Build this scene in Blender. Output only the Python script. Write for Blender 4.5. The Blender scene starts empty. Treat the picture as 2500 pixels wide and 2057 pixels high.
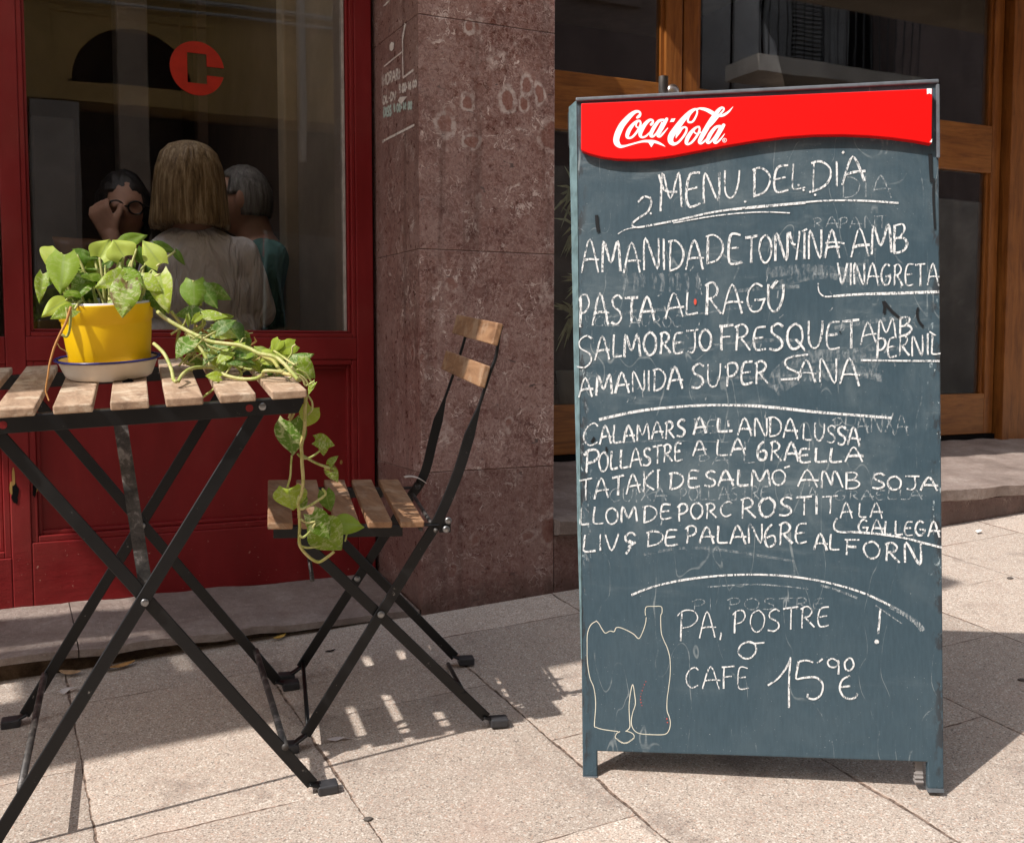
import bpy, bmesh, math, random
from mathutils import Vector, Matrix, noise as mnoise
rnd = random.Random(7)
SC = bpy.context.scene
COL = SC.collection
V = Vector
R_ = math.radians

# ---------------------------------------------------------------- camera
FPX = 2600.0; CX, CY = 1250.0, 1028.5; HC = 0.9465           # pixels of the 2500 px wide photograph
CAM = Matrix(((0.898794, -0.030579, 0.437303), (-0.438371, -0.062697, 0.896605), (0.0, -0.997564, -0.069756)))
EYE = V((0, 0, HC))
cd = bpy.data.cameras.new('camera'); cam = bpy.data.objects.new('camera', cd); COL.objects.link(cam)
cd.sensor_width = 36; cd.lens = 36 * FPX / 2500; cd.clip_start = 0.05; cd.clip_end = 400
rx, dn, fw = CAM.col[0], CAM.col[1], CAM.col[2]
cam.matrix_world = Matrix(((rx.x, -dn.x, -fw.x, 0), (rx.y, -dn.y, -fw.y, 0), (rx.z, -dn.z, -fw.z, HC), (0, 0, 0, 1)))
SC.camera = cam

# ---------------------------------------------------------------- light
SUN = V((-0.6313, -0.1563, 0.7596)).normalized()             # direction towards the sun
w = bpy.data.worlds.new('World'); SC.world = w; w.use_nodes = True
wt = w.node_tree; bg = wt.nodes['Background']
sky = wt.nodes.new('ShaderNodeTexSky'); sky.sky_type = 'NISHITA'; sky.sun_disc = False
sky.sun_elevation = math.asin(SUN.z); sky.sun_rotation = math.atan2(SUN.x, SUN.y)
hs = wt.nodes.new('ShaderNodeHueSaturation'); hs.inputs['Saturation'].default_value = .42          # sky desaturated to make the shade less blue
wt.links.new(sky.outputs[0], hs.inputs['Color']); wt.links.new(hs.outputs[0], bg.inputs[0]); bg.inputs[1].default_value = 0.15
ld = bpy.data.lights.new('sun', 'SUN'); ld.energy = 2.5; ld.angle = R_(0.5); ld.color = (1.0, 0.945, 0.885)
lo = bpy.data.objects.new('sun', ld); COL.objects.link(lo); lo.rotation_euler = SUN.to_track_quat('Z', 'Y').to_euler()
lo.location = (-6, -2, 9)
SC.view_settings.view_transform = 'Standard'; SC.view_settings.look = 'None'
SC.view_settings.exposure = 1.16; SC.view_settings.gamma = 1
SC.cycles.max_bounces = 10; SC.cycles.diffuse_bounces = 5; SC.cycles.glossy_bounces = 4
SC.cycles.transparent_max_bounces = 12
SC.cycles.use_denoising = True
SC.cycles.sample_clamp_indirect = 6

# ---------------------------------------------------------------- helpers
def ray(u, v):
    return CAM @ V(((u - CX) / FPX, (v - CY) / FPX, 1.0))
def hit(u, v, p0, n):                                        # photo pixel -> point on a real plane
    q = ray(u, v); n = V(n)
    return EYE + q * ((V(p0) - EYE).dot(n) / q.dot(n))
NG = V((-0.05054, -0.08006, 0.99551)); 
def gz(x, y): return 0.05077 * x + 0.08042 * y
def G(u, v): return hit(u, v, (0, 0, 0), NG)
def onY(u, v, y): return hit(u, v, (0, y, 0), (0, 1, 0))
DD = 1 / 0.844                                               # 2110 px view -> 2500 px photo

def tag(o, label=None, cat=None, group=None, kind=None):
    if label: o['label'] = label
    if cat: o['category'] = cat
    if group: o['group'] = group
    if kind: o['kind'] = kind
    return o
def empty(name, loc, label, cat, group=None):
    o = bpy.data.objects.new(name, None); COL.objects.link(o); o.location = loc; o.empty_display_size = 0.1
    return tag(o, label, cat, group)
def obj(name, bm, mat=None, parent=None, smooth=False, keep=True):
    me = bpy.data.meshes.new(name)
    if not isinstance(bm, bmesh.types.BMesh):
        me.from_pydata(*bm)
    else:
        bm.normal_update(); bm.to_mesh(me); bm.free()
    if smooth:
        for p in me.polygons: p.use_smooth = True
    o = bpy.data.objects.new(name, me); COL.objects.link(o)
    if mat:
        for m_ in (mat if isinstance(mat, (list, tuple)) else [mat]): me.materials.append(m_)
    if parent is not None:
        bpy.context.view_layer.update()
        o.parent = parent
        o.matrix_parent_inverse = Matrix.Translation(parent.location).inverted() if parent.rotation_euler.x == parent.rotation_euler.y == parent.rotation_euler.z == 0 else parent.matrix_world.inverted()
    return o
def bevel_mod(o, wd=0.002, seg=2, ang=40):
    m = o.modifiers.new('bevel', 'BEVEL'); m.width = wd; m.segments = seg; m.limit_method = 'ANGLE'; m.angle_limit = R_(ang)
    return o
def NB(): return bmesh.new()
def box(bm, x0, x1, y0, y1, z0, z1, fr=None, mi=0):
    vs = []
    for z in (z0, z1):
        for x, y in ((x0, y0), (x1, y0), (x1, y1), (x0, y1)):
            p = V((x, y, z)); vs.append(bm.verts.new(fr(p) if fr else p))
    for q in ((0, 3, 2, 1), (4, 5, 6, 7), (0, 1, 5, 4), (1, 2, 6, 5), (2, 3, 7, 6), (3, 0, 4, 7)):
        f = bm.faces.new([vs[i] for i in q]); f.material_index = mi
    return vs
def bar(bm, a, b, wdir, wd, th, ext0=0, ext1=0):             # flat bar from a to b, width along wdir
    a, b = V(a), V(b); d = (b - a).normalized(); a = a - d * ext0; b = b + d * ext1
    wv = (V(wdir) - d * V(wdir).dot(d)).normalized(); t = d.cross(wv)
    vs = []
    for p in (a, b):
        for i, j in ((-1, -1), (1, -1), (1, 1), (-1, 1)):
            vs.append(bm.verts.new(p + wv * i * wd / 2 + t * j * th / 2))
    for q in ((0, 3, 2, 1), (4, 5, 6, 7), (0, 1, 5, 4), (1, 2, 6, 5), (2, 3, 7, 6), (3, 0, 4, 7)):
        bm.faces.new([vs[i] for i in q])
def sweep(bm, pts, sizes, ref):                              # rectangular section (w,t) along a polyline, w in plane normal to ref
    pts = [V(p) for p in pts]; n = len(pts); rings = []
    ref = V(ref)
    for i, p in enumerate(pts):
        d = (pts[min(i + 1, n - 1)] - pts[max(i - 1, 0)]).normalized()
        wv = d.cross(ref).normalized(); t = ref
        w_, t_ = sizes[i]
        rings.append([bm.verts.new(p + wv * sx * w_ / 2 + t * sy * t_ / 2) for sx, sy in ((-1, -1), (1, -1), (1, 1), (-1, 1))])
    for r0, r1 in zip(rings, rings[1:]):
        for k in range(4): bm.faces.new((r0[k], r0[(k + 1) % 4], r1[(k + 1) % 4], r1[k]))
    bm.faces.new(rings[0][::-1]); bm.faces.new(rings[-1])
def cat(pts, k=6):                                           # Catmull-Rom resample
    pts = [V(p) for p in pts]; out = []
    for i in range(len(pts) - 1):
        p0 = pts[max(i - 1, 0)]; p1 = pts[i]; p2 = pts[i + 1]; p3 = pts[min(i + 2, len(pts) - 1)]
        for j in range(k):
            t = j / k
            out.append(0.5 * ((2 * p1) + (p2 - p0) * t + (2 * p0 - 5 * p1 + 4 * p2 - p3) * t * t + (3 * p1 - p0 - 3 * p2 + p3) * t ** 3))
    out.append(pts[-1]); return out
def tube(bm, pts, r, seg=8, r1=None, sub=5, cap=True):
    P = cat(pts, sub) if sub > 1 and len(pts) > 2 else [V(p) for p in pts]
    n = len(P); rings = []; up = V((0.31, 0.22, 0.92))
    for i, p in enumerate(P):
        d = (P[min(i + 1, n - 1)] - P[max(i - 1, 0)])
        d = d.normalized() if d.length > 1e-9 else V((0, 0, 1))
        a = d.cross(up); a = a.normalized() if a.length > 1e-4 else d.orthogonal().normalized()
        b = d.cross(a); rr = r + ((r1 if r1 is not None else r) - r) * i / max(n - 1, 1)
        rings.append([bm.verts.new(p + (a * math.cos(t) + b * math.sin(t)) * rr) for t in [2 * math.pi * k / seg for k in range(seg)]])
    for A, B in zip(rings, rings[1:]):
        for k in range(seg): bm.faces.new((A[k], A[(k + 1) % seg], B[(k + 1) % seg], B[k]))
    if cap: bm.faces.new(rings[0][::-1]); bm.faces.new(rings[-1])
def lathe(bm, prof, fr, seg=48, mi=None):                    # profile [(r,z)], fr maps local point
    rings = []
    for r, z in prof:
        rings.append([bm.verts.new(fr(V((r * math.cos(2 * math.pi * k / seg), r * math.sin(2 * math.pi * k / seg), z)))) for k in range(seg)] if r > 1e-6 else [bm.verts.new(fr(V((0, 0, z))))])
    for i, (A, B) in enumerate(zip(rings, rings[1:])):
        for k in range(seg):
            a, b = A[k % len(A)], A[(k + 1) % len(A)]; c, d = B[(k + 1) % len(B)], B[k % len(B)]
            vs = []
            for q in (a, b, c, d):
                if q not in vs: vs.append(q)
            if len(vs) > 2:
                f = bm.faces.new(vs)
                if mi: f.material_index = mi[i]
def disc_bolt(bm, c, n, r, h, seg=12):
    c = V(c); n = V(n).normalized(); a = n.orthogonal().normalized(); b = n.cross(a)
    prev = None
    for rr, hh in ((r, 0), (r, h * .5), (r * .8, h * .85), (r * .4, h)):
        ring = [bm.verts.new(c + n * hh + (a * math.cos(2 * math.pi * k / seg) + b * math.sin(2 * math.pi * k / seg)) * rr) for k in range(seg)]
        if prev:
            for k in range(seg): bm.faces.new((prev[k], prev[(k + 1) % seg], ring[(k + 1) % seg], ring[k]))
        prev = ring
    bm.faces.new(prev)

# ---------------------------------------------------------------- node helper
class NT:
    def __init__(s, name):
        s.m = bpy.data.materials.new(name); s.m.use_nodes = True; s.t = s.m.node_tree; s.t.nodes.clear()
        s.o = s.t.nodes.new('ShaderNodeOutputMaterial'); s._tc = None
    def n(s, typ, ins=None, **kw):
        nd = s.t.nodes.new('ShaderNode' + typ)
        for k, v in kw.items(): setattr(nd, k, v)
        for k, v in (ins or {}).items(): s.set(nd.inputs[k], v)
        return nd
    def set(s, sock, v):
        if isinstance(v, bpy.types.NodeSocket): s.t.links.new(v, sock)
        else:
            if isinstance(v, (tuple, list)) and len(v) == 3 and sock.type == 'RGBA': v = (*v, 1)
            sock.default_value = v
    @property
    def co(s):
        if not s._tc: s._tc = s.n('TexCoord')
        return s._tc.outputs['Object']
    def mp(s, v, scale=(1, 1, 1), loc=(0, 0, 0), rot=(0, 0, 0)):
        return s.n('Mapping', {0: v, 1: loc, 2: rot, 3: scale}).outputs[0]
    def ma(s, op, a, b=0.0, c=0.0, clamp=False):
        nd = s.n('Math', {0: a, 1: b, 2: c}, operation=op, use_clamp=clamp); return nd.outputs[0]
    def noise(s, v, sc, det=4, ro=.5, dist=0, out=0):
        return s.n('TexNoise', {'Vector': v, 'Scale': sc, 'Detail': det, 'Roughness': ro, 'Distortion': dist}).outputs[out]
    def vor(s, v, sc, feat='F1', out=0, rand=1.0):
        return s.n('TexVoronoi', {'Vector': v, 'Scale': sc, 'Randomness': rand}, feature=feat).outputs[out]
    def mr(s, f, a, b, c=0.0, d=1.0, sm=True):
        return s.n('MapRange', {0: f, 1: a, 2: b, 3: c, 4: d}, interpolation_type='SMOOTHSTEP' if sm else 'LINEAR').outputs[0]
    def mix(s, f, a, b, mode='MIX'):
        nd = s.n('Mix', data_type='RGBA', blend_type=mode)
        s.set(nd.inputs[0], f); s.set(nd.inputs[6], a); s.set(nd.inputs[7], b); return nd.outputs[2]
    def ramp(s, f, stops):
        nd = s.n('ValToRGB', {0: f}); e = nd.color_ramp.elements
        while len(e) < len(stops): e.new(0.5)
        for q, (p, c) in zip(e, stops): q.position = p; q.color = (*c, 1)
        return nd.outputs[0]
    def sep(s, v):
        return s.n('SeparateXYZ', {0: v}).outputs
    def comb(s, x, y, z): return s.n('CombineXYZ', {0: x, 1: y, 2: z}).outputs[0]
    def vadd(s, a, b): return s.n('VectorMath', {0: a, 1: b}, operation='ADD').outputs[0]
    def vscale(s, a, k): 
        nd = s.n('VectorMath', {0: a}, operation='SCALE'); s.set(nd.inputs[3], k); return nd.outputs[0]
    def warp(s, v, sc, amt, det=2):
        nz = s.noise(v, sc, det, .5, 0, 1)
        return s.vadd(v, s.vscale(s.vadd(nz, (-.5, -.5, -.5)), amt))
    def bump(s, h, st=.5, d=.01, nrm=None):
        nd = s.n('Bump', {'Height': h, 'Strength': st, 'Distance': d})
        if nrm is not None: s.set(nd.inputs['Normal'], nrm)
        return nd.outputs[0]
    def pb(s, col, ro=.5, nrm=None, spec=.5, metal=0.0, **kw):
        nd = s.n('BsdfPrincipled', {'Base Color': col, 'Roughness': ro, 'Metallic': metal, 'Specular IOR Level': spec})
        if nrm is not None: s.set(nd.inputs['Normal'], nrm)
        for k, v in kw.items(): s.set(nd.inputs[k.replace('_', ' ')], v)
        return nd.outputs[0]
    def done(s, sh):
        s.t.links.new(sh, s.o.inputs[0]); return s.m
def plain(name, col, ro=.5, spec=.5, metal=0.0, nz=0.12, sc=30, bmp=0.0):
    t = NT(name); f = t.noise(t.co, sc, 5, .6)
    c = t.mix(t.mr(f, .3, .7), tuple(x * (1 - nz) for x in col), tuple(min(1, x * (1 + nz)) for x in col))
    nr = t.bump(f, bmp, .002) if bmp else None
    return t.done(t.pb(c, ro, nr, spec, metal))

# ================================================================ materials
def mat_paving():
    t = NT('granite_paving'); co = t.co
    x, y, z = t.sep(co)
    wx = t.ma('ADD', x, t.ma('MULTIPLY', t.ma('SUBTRACT', t.noise(co, 14, 4, .6), .5), .012))
    wy = t.ma('ADD', y, t.ma('MULTIPLY', t.ma('SUBTRACT', t.noise(t.mp(co, loc=(7, 3, 0)), 14, 4, .6), .5), .012))
    u = t.ma('DIVIDE', t.ma('SUBTRACT', wx, .128), .41)
    k = t.ma('FLOOR', u); fu = t.ma('SUBTRACT', u, k)
    par = t.ma('FLOORED_MODULO', k, 2.0)
    v = t.ma('DIVIDE', t.ma('SUBTRACT', t.ma('SUBTRACT', wy, 1.77), t.ma('MULTIPLY', par, .295)), .6)
    kv = t.ma('FLOOR', v); fv = t.ma('SUBTRACT', v, kv)
    du = t.ma('MULTIPLY', t.ma('MINIMUM', fu, t.ma('SUBTRACT', 1.0, fu)), .41)
    dv = t.ma('MULTIPLY', t.ma('MINIMUM', fv, t.ma('SUBTRACT', 1.0, fv)), .6)
    jn = t.noise(co, 5, 3, .6)
    wid = t.mr(jn, .3, .7, .0008, .004)
    d = t.ma('MINIMUM', du, t.ma('ADD', dv, .0012))
    joint = t.ma('SUBTRACT', 1.0, t.mr(t.ma('DIVIDE', d, wid), .55, 1.35))
    edge = t.ma('SUBTRACT', 1.0, t.mr(d, .002, .012))
    rid = t.n('TexWhiteNoise', {0: t.comb(k, kv, 0.0)}, noise_dimensions='3D').outputs[0]
    # aggregate
    gr = t.vor(co, 330, 'F1', 1); gs = t.sep(gr)
    g1 = t.noise(co, 330, 3, .75); g2 = t.noise(co, 95, 4, .7); g3 = t.noise(co, 9, 5, .65)
    col = t.ramp(g1, [(.33, (.19, .155, .128)), (.45, (.385, .32, .268)), (.56, (.53, .45, .38)), (.72, (.68, .6, .52))])
    col = t.mix(t.mr(gs[0], .91, .95, 0, .8), col, (.17, .14, .12))
    col = t.mix(t.mr(gs[1], .9, .93), col, (.66, .6, .53))
    col = t.mix(t.mr(gs[2], .9, .94, 0, .7), col, (.5, .33, .25))
    col = t.mix(t.mr(g2, .35, .7, .22, 0), col, (.3, .24, .2))
    col = t.mix(t.mr(g3, .5, .72, 0, .34), col, (.3, .23, .19))
    hs = t.n('HueSaturation', {'Hue': .5, 'Saturation': 1.0, 'Value': t.mr(rid, 0, 1, .84, 1.1, False), 'Color': col}).outputs[0]
    pk = t.mr(t.noise(co, 3.1, 3, .5), .55, .75, 0, .25)
    hs = t.mix(pk, hs, (.48, .33, .27))
    st = t.noise(t.mp(co, loc=(3.1, 1.7, 0)), 4.2, 6, .7)
    hs = t.mix(t.mr(st, .57, .68, 0, .42), hs, (.15, .115, .1))
    gum = t.vor(t.warp(co, 20, .03), 3.1, 'F1', 0); gc = t.sep(t.vor(co, 3.1, 'F1', 1))
    gm = t.ma('MULTIPLY', t.ma('SUBTRACT', 1.0, t.mr(gum, .035, .06)), t.mr(gc[0], .6, .62))
    hs = t.mix(t.ma('MULTIPLY', gm, .4), hs, (.13, .105, .095))
    hs = t.mix(t.ma('MULTIPLY', edge, t.mr(jn, .45, .65, 0, .3)), hs, (.55, .4, .33))
    jc = t.mix(t.mr(t.noise(co, 60, 4, .7), .4, .65), (.075, .05, .037), (.3, .215, .165))
    fin = t.mix(joint, hs, jc)
    h = t.ma('ADD', t.ma('MULTIPLY', g1, .45), t.ma('ADD', t.ma('MULTIPLY', joint, -2.6), t.ma('MULTIPLY', t.mr(d, 0, .012), .9)))
    h = t.ma('ADD', h, t.ma('MULTIPLY', g2, .5))
    return t.done(t.pb(fin, .85, t.bump(h, .55, .0022), .25))

def mat_marble(name, dark=0.0, rings=()):
    t = NT(name); co = t.co
    wv = t.warp(co, 18, .035, 4)
    a = t.noise(wv, 7, 8, .68, .6); b = t.noise(co, 46, 6, .72, .4); c = t.noise(t.mp(co, scale=(1, 1, .45)), 2.2, 4, .6)
    col = t.ramp(a, [(.3, (.085, .03, .024)), (.44, (.17, .066, .053)), (.54, (.25, .122, .1)), (.7, (.35, .22, .19))])
    col = t.mix(t.mr(b, .42, .64, 0, .55), col, (.34, .215, .185))
    col = t.mix(t.mr(b, .45, .33, 0, .8), col, (.1, .03, .023))
    # squiggly fossil fragments
    sq = t.ma('ABSOLUTE', t.ma('SUBTRACT', t.noise(t.warp(co, 30, .05, 3), 19, 2, .5, 1.4), .5))
    gate = t.mr(t.noise(t.mp(co, loc=(4, 1, 2)), 11, 3, .6), .49, .6)
    col = t.mix(t.ma('MULTIPLY', t.ma('SUBTRACT', 1.0, t.mr(sq, .008, .024)), t.ma('MULTIPLY', gate, 1.0)), col, (.74, .61, .55))
    sq2 = t.ma('ABSOLUTE', t.ma('SUBTRACT', t.noise(t.warp(co, 60, .03, 3), 52, 2, .5, 1.0), .5))
    col = t.mix(t.ma('MULTIPLY', t.ma('SUBTRACT', 1.0, t.mr(sq2, .012, .05)), .55), col, (.5, .35, .31))
    fg = t.noise(t.warp(co, 90, .012, 2), 150, 3, .65, .5); fl = t.noise(t.mp(co, loc=(9, 2, 4)), 88, 4, .7, 1.2)
    col = t.mix(t.ma('MULTIPLY', t.mr(fl, .55, .63, 0, .55), t.mr(c, .35, .6, .35, 1)), col, (.42, .3, .265))
    col = t.mix(t.mr(fl, .44, .37, 0, .65), col, (.1, .032, .025))
    col = t.mix(t.ma('MULTIPLY', t.mr(fg, .58, .66, 0, .5), t.mr(c, .6, .35, .3, 1)), col, (.44, .33, .29))
    col = t.mix(t.mr(fg, .41, .34, 0, .6), col, (.07, .025, .02))
    # shells
    for s_, lo_, o_ in ((6.5, .72, 0), (13, .8, 5)):
        vv = t.warp(t.mp(co, loc=(o_, o_ * .3, o_ * .7), scale=(1, 1, .8)), 22, .045, 3)
        dd = t.vor(vv, s_, 'F1', 0, .9); rc = t.sep(t.vor(vv, s_, 'F1', 1, .9))
        g = t.mr(rc[0], lo_, lo_ + .02)
        ring = t.ma('MULTIPLY', t.ma('MULTIPLY', t.mr(dd, .15, .2), t.ma('SUBTRACT', 1.0, t.mr(dd, .24, .29))), g)
        core = t.ma('MULTIPLY', t.ma('SUBTRACT', 1.0, t.mr(dd, .15, .19)), g)
        br = t.mr(t.noise(co, 52, 5, .75), .42, .58, 0, .75)
        col = t.mix(t.ma('MULTIPLY', core, .6), col, (.235, .09, .065))
        col = t.mix(t.ma('MULTIPLY', t.ma('MULTIPLY', ring, br), .85), col, (.58, .46, .41))
    x, y, z = t.sep(t.warp(co, 26, .03, 3))
    for (px, pz, ra, rb) in rings:
        ex = t.ma('DIVIDE', t.ma('SUBTRACT', x, px), ra); ez = t.ma('DIVIDE', t.ma('SUBTRACT', z, pz), rb)
        dd = t.ma('SQRT', t.ma('ADD', t.ma('MULTIPLY', ex, ex), t.ma('MULTIPLY', ez, ez)))
        ring = t.ma('MULTIPLY', t.mr(dd, .62, .78), t.ma('SUBTRACT', 1.0, t.mr(dd, .95, 1.15)))
        br = t.mr(t.noise(co, 48, 5, .75), .4, .58, .15, .85)
        col = t.mix(t.ma('MULTIPLY', t.ma('SUBTRACT', 1.0, t.mr(dd, .6, .75)), .6), col, (.27, .1, .07))
        col = t.mix(t.ma('MULTIPLY', ring, br), col, (.62, .52, .47))
    # dark slivers and orange patches
    dk = t.noise(t.mp(co, scale=(1, 1, 3.0), rot=(0, .5, 0)), 21, 2, .5, 1.0)
    col = t.mix(t.mr(dk, .71, .735, 0, .8), col, (.05, .035, .035))
    # scratches and dusty veil
    scr = t.noise(t.mp(co, scale=(60, 60, 2.2)), 3, 3, .6)
    col = t.mix(t.mr(scr, .6, .75, 0, .22), col, (.4, .32, .3))
    col = t.mix(t.mr(c, .4, .68, 0, .3), col, (.31, .215, .195))
    # grime at the foot
    gr_ = t.ma('SUBTRACT', z, t.ma('MULTIPLY', x, .051))
    col = t.mix(t.ma('MULTIPLY', t.ma('SUBTRACT', 1.0, t.mr(gr_, .21, .30)), t.mr(t.noise(co, 16, 5, .7), .3, .65, .25, .9)), col, (.075, .05, .036))
    stn = t.noise(t.mp(co, scale=(9, 9, .55), loc=(1.3, 0, 2)), 2.0, 5, .65)
    col = t.mix(t.mr(stn, .52, .7, 0, .5), col, (.07, .034, .027))
    col = t.mix(t.mr(t.noise(t.mp(co, scale=(7, 7, .5), loc=(4, 1, 0)), 2.2, 5, .65), .55, .7, 0, .3), col, (.36, .26, .235))
    col = t.mix(t.ma('MULTIPLY', t.ma('LESS_THAN', z, .6247), .38), col, (.085, .026, .02))
    col = t.mix(t.ma('MULTIPLY', t.ma('LESS_THAN', t.sep(co)[0], .9796), .3), col, (.1, .05, .035))  # side face of the pillar darkened, shade put into its colour
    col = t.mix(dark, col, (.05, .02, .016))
    rg = t.mr(b, .3, .7, .24, .46)
    return t.done(t.pb(col, rg, t.bump(b, .1, .002), .5))

def mat_redpaint():
    t = NT('red_gloss_paint'); co = t.co
    a = t.noise(t.mp(co, scale=(1, 1, .3)), 9, 6, .65); b = t.noise(t.mp(co, scale=(.35, 1, 1)), 40, 5, .65)
    col = t.ramp(a, [(.3, (.16, .007, .008)), (.55, (.2, .0095, .011)), (.75, (.245, .016, .016))])
    x, y, z = t.sep(co)
    low = t.ma('SUBTRACT', 1.0, t.mr(z, .36, .62))
    spk = t.noise(co, 75, 3, .6)
    chip = t.ma('MULTIPLY', t.mr(spk, .69, .72), t.ma('ADD', t.ma('MULTIPLY', low, .8), .08))
    col = t.mix(chip, col, (.42, .2, .16))
    dk = t.mr(t.noise(t.mp(co, loc=(2, 0, 5)), 120, 2, .5), .77, .8, 0, .6)
    col = t.mix(dk, col, (.03, .008, .006))
    col = t.mix(t.mr(t.noise(co, 2.3, 4, .6), .5, .75, 0, .22), col, (.3, .09, .07))
    h = t.ma('ADD', t.ma('MULTIPLY', b, t.ma('ADD', .25, t.ma('MULTIPLY', low, 1.3))), t.ma('MULTIPLY', spk, .25))
    return t.done(t.pb(col, t.mr(a, .3, .7, .36, .55), t.bump(h, .4, .003), .32))

def mat_timber(name, c0, c1, c2, axis='z', ro=.45, worn=0.0, sc=1.0, bm_=.25):
    t = NT(name); co = t.co
    s = {'x': (.09, 1, 1), 'y': (1, .09, 1), 'z': (1, 1, .09)}[axis]
    v = t.mp(t.warp(co, 3, .03), scale=s)
    a = t.noise(v, 42 * sc, 6, .68, .8); b = t.noise(v, 160 * sc, 4, .7); c = t.noise(co, 6 * sc, 4, .6)
    col = t.ramp(a, [(.28, c0), (.5, c1), (.72, c2)])
    col = t.mix(t.mr(b, .52, .72, 0, .5), col, c0)
    col = t.mix(t.mr(c, .35, .7, 0, .35), col, c2)
    if worn:
        p = t.noise(t.warp(co, 25, .04), 19, 6, .72)
        col = t.mix(t.mr(p, .5, .62, 0, worn), col, (.56, .45, .33))
        col = t.mix(t.mr(t.noise(t.mp(co, loc=(5, 5, 1)), 26, 5, .7), .56, .7, 0, worn * .9), col, (.2, .12, .08))
    return t.done(t.pb(col, ro, t.bump(t.ma('ADD', a, t.ma('MULTIPLY', b, .5)), bm_, .0015), .4))

def mat_stone():
    t = NT('worn_step_stone'); co = t.co
    a = t.noise(co, 5, 7, .68); b = t.noise(co, 70, 6, .75); c = t.noise(t.mp(co, scale=(.4, 1, 1)), 22, 6, .7)
    col = t.ramp(a, [(.3, (.15, .115, .097)), (.5, (.3, .24, .21)), (.7, (.44, .375, .33))])
    col = t.mix(t.mr(b, .35, .7, .5, 0), col, (.19, .14, .115))
    col = t.mix(t.mr(c, .52, .66, 0, .5), col, (.2, .14, .115))
    col = t.mix(t.mr(t.noise(co, 130, 3, .6), .62, .72, 0, .5), col, (.52, .46, .41))
    return t.done(t.pb(col, .75, t.bump(t.ma('ADD', t.ma('MULTIPLY', a, .8), t.ma('MULTIPLY', b, .7)), .9, .009), .3))

def mat_grime():
    t = NT('grimy_mortar'); co = t.co; a = t.noise(co, 18, 8, .72)
    col = t.ramp(a, [(.3, (.022, .014, .009)), (.5, (.07, .045, .028)), (.7, (.16, .11, .07))])
    return t.done(t.pb(col, .9, t.bump(a, .8, .01), .2))

def mat_black():
    t = NT('black_enamel_steel'); co = t.co
    a = t.noise(co, 60, 5, .65); b = t.noise(co, 9, 4, .6); c = t.noise(t.mp(co, scale=(1, 1, 1)), 220, 3, .6)
    col = t.mix(t.mr(b, .4, .7), (.005, .005, .0055), (.011, .0105, .0105))
    ch = t.ma('MULTIPLY', t.mr(a, .66, .7), t.mr(c, .45, .6))
    col = t.mix(t.ma('MULTIPLY', ch, .55), col, (.3, .28, .26))
    return t.done(t.pb(col, t.mr(b, .3, .7, .36, .52), t.bump(a, .12, .001), .32))
def mat_mottled():
    t = NT('weathered_zinc'); co = t.co
    a = t.noise(t.warp(co, 30, .03), 34, 6, .7); b = t.noise(co, 8, 3, .5)
    col = t.ramp(a, [(.4, (.022, .02, .019)), (.54, (.075, .066, .06)), (.62, (.22, .2, .19)), (.78, (.36, .34, .32))])
    return t.done(t.pb(t.mix(t.mr(b, .4, .6, 0, .6), col, (.06, .055, .052)), .55, None, .5, .2))

def mat_slate():
    t = NT('slate_blue_board'); co = t.co                    # local: x across, z up the board
    x, y, z = t.sep(co)
    st = t.noise(t.mp(co, scale=(1, 1, .16)), 190, 4, .7); a = t.noise(t.warp(co, 5, .2), 5, 7, .7); b = t.noise(t.mp(co, scale=(.25, 1, 1), rot=(0, .12, 0)), 17, 6, .7)
    col = t.mix(t.mr(st, .3, .72), (.034, .060, .078), (.043, .074, .095))
    up = t.mr(z, .28, .5, .22, 1)
    col = t.mix(t.ma('MULTIPLY', t.mr(a, .44, .72, 0, .5), up), col, (.13, .165, .178))
    col = t.mix(t.ma('MULTIPLY', t.mr(b, .54, .74, 0, .5), up), col, (.2, .235, .245))
    sp = t.noise(co, 420, 2, .5)
    col = t.mix(t.ma('MULTIPLY', t.mr(sp, .70, .75, 0, .7), t.mr(a, .38, .6, .15, 1)), col, (.55, .58, .58))
    scr = t.ma('ABSOLUTE', t.ma('SUBTRACT', t.noise(t.mp(co, scale=(1, 1, .35), rot=(0, .7, 0)), 12, 2, .5, .3), .5))
    col = t.mix(t.ma('MULTIPLY', t.ma('SUBTRACT', 1.0, t.mr(scr, .001, .006)), t.mr(b, .45, .6, 0, .4)), col, (.35, .38, .38))
    # chipped paint near the two edges
    ed = t.ma('MINIMUM', x, t.ma('SUBTRACT', .62, x))
    chip = t.ma('MULTIPLY', t.ma('SUBTRACT', 1.0, t.mr(ed, .004, .022)), t.mr(t.noise(t.mp(co, scale=(1, 1, .4)), 42, 5, .7), .5, .56))
    col = t.mix(t.ma('MULTIPLY', chip, .85), col, (.028, .03, .034))
    wh = t.ma('MULTIPLY', t.ma('SUBTRACT', 1.0, t.mr(ed, .004, .03)), t.mr(t.noise(t.mp(co, loc=(3, 0, 1), scale=(1, 1, .5)), 90, 4, .7), .6, .66))
    wh = t.ma('MULTIPLY', wh, t.ma('MULTIPLY', t.mr(z, .3, .42), t.ma('SUBTRACT', 1.0, t.mr(z, .75, .9))))
    col = t.mix(t.ma('MULTIPLY', wh, .8), col, (.5, .58, .6))
    return t.done(t.pb(col, t.mr(a, .3, .7, .42, .6), t.bump(st, .12, .001), .35))
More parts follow.
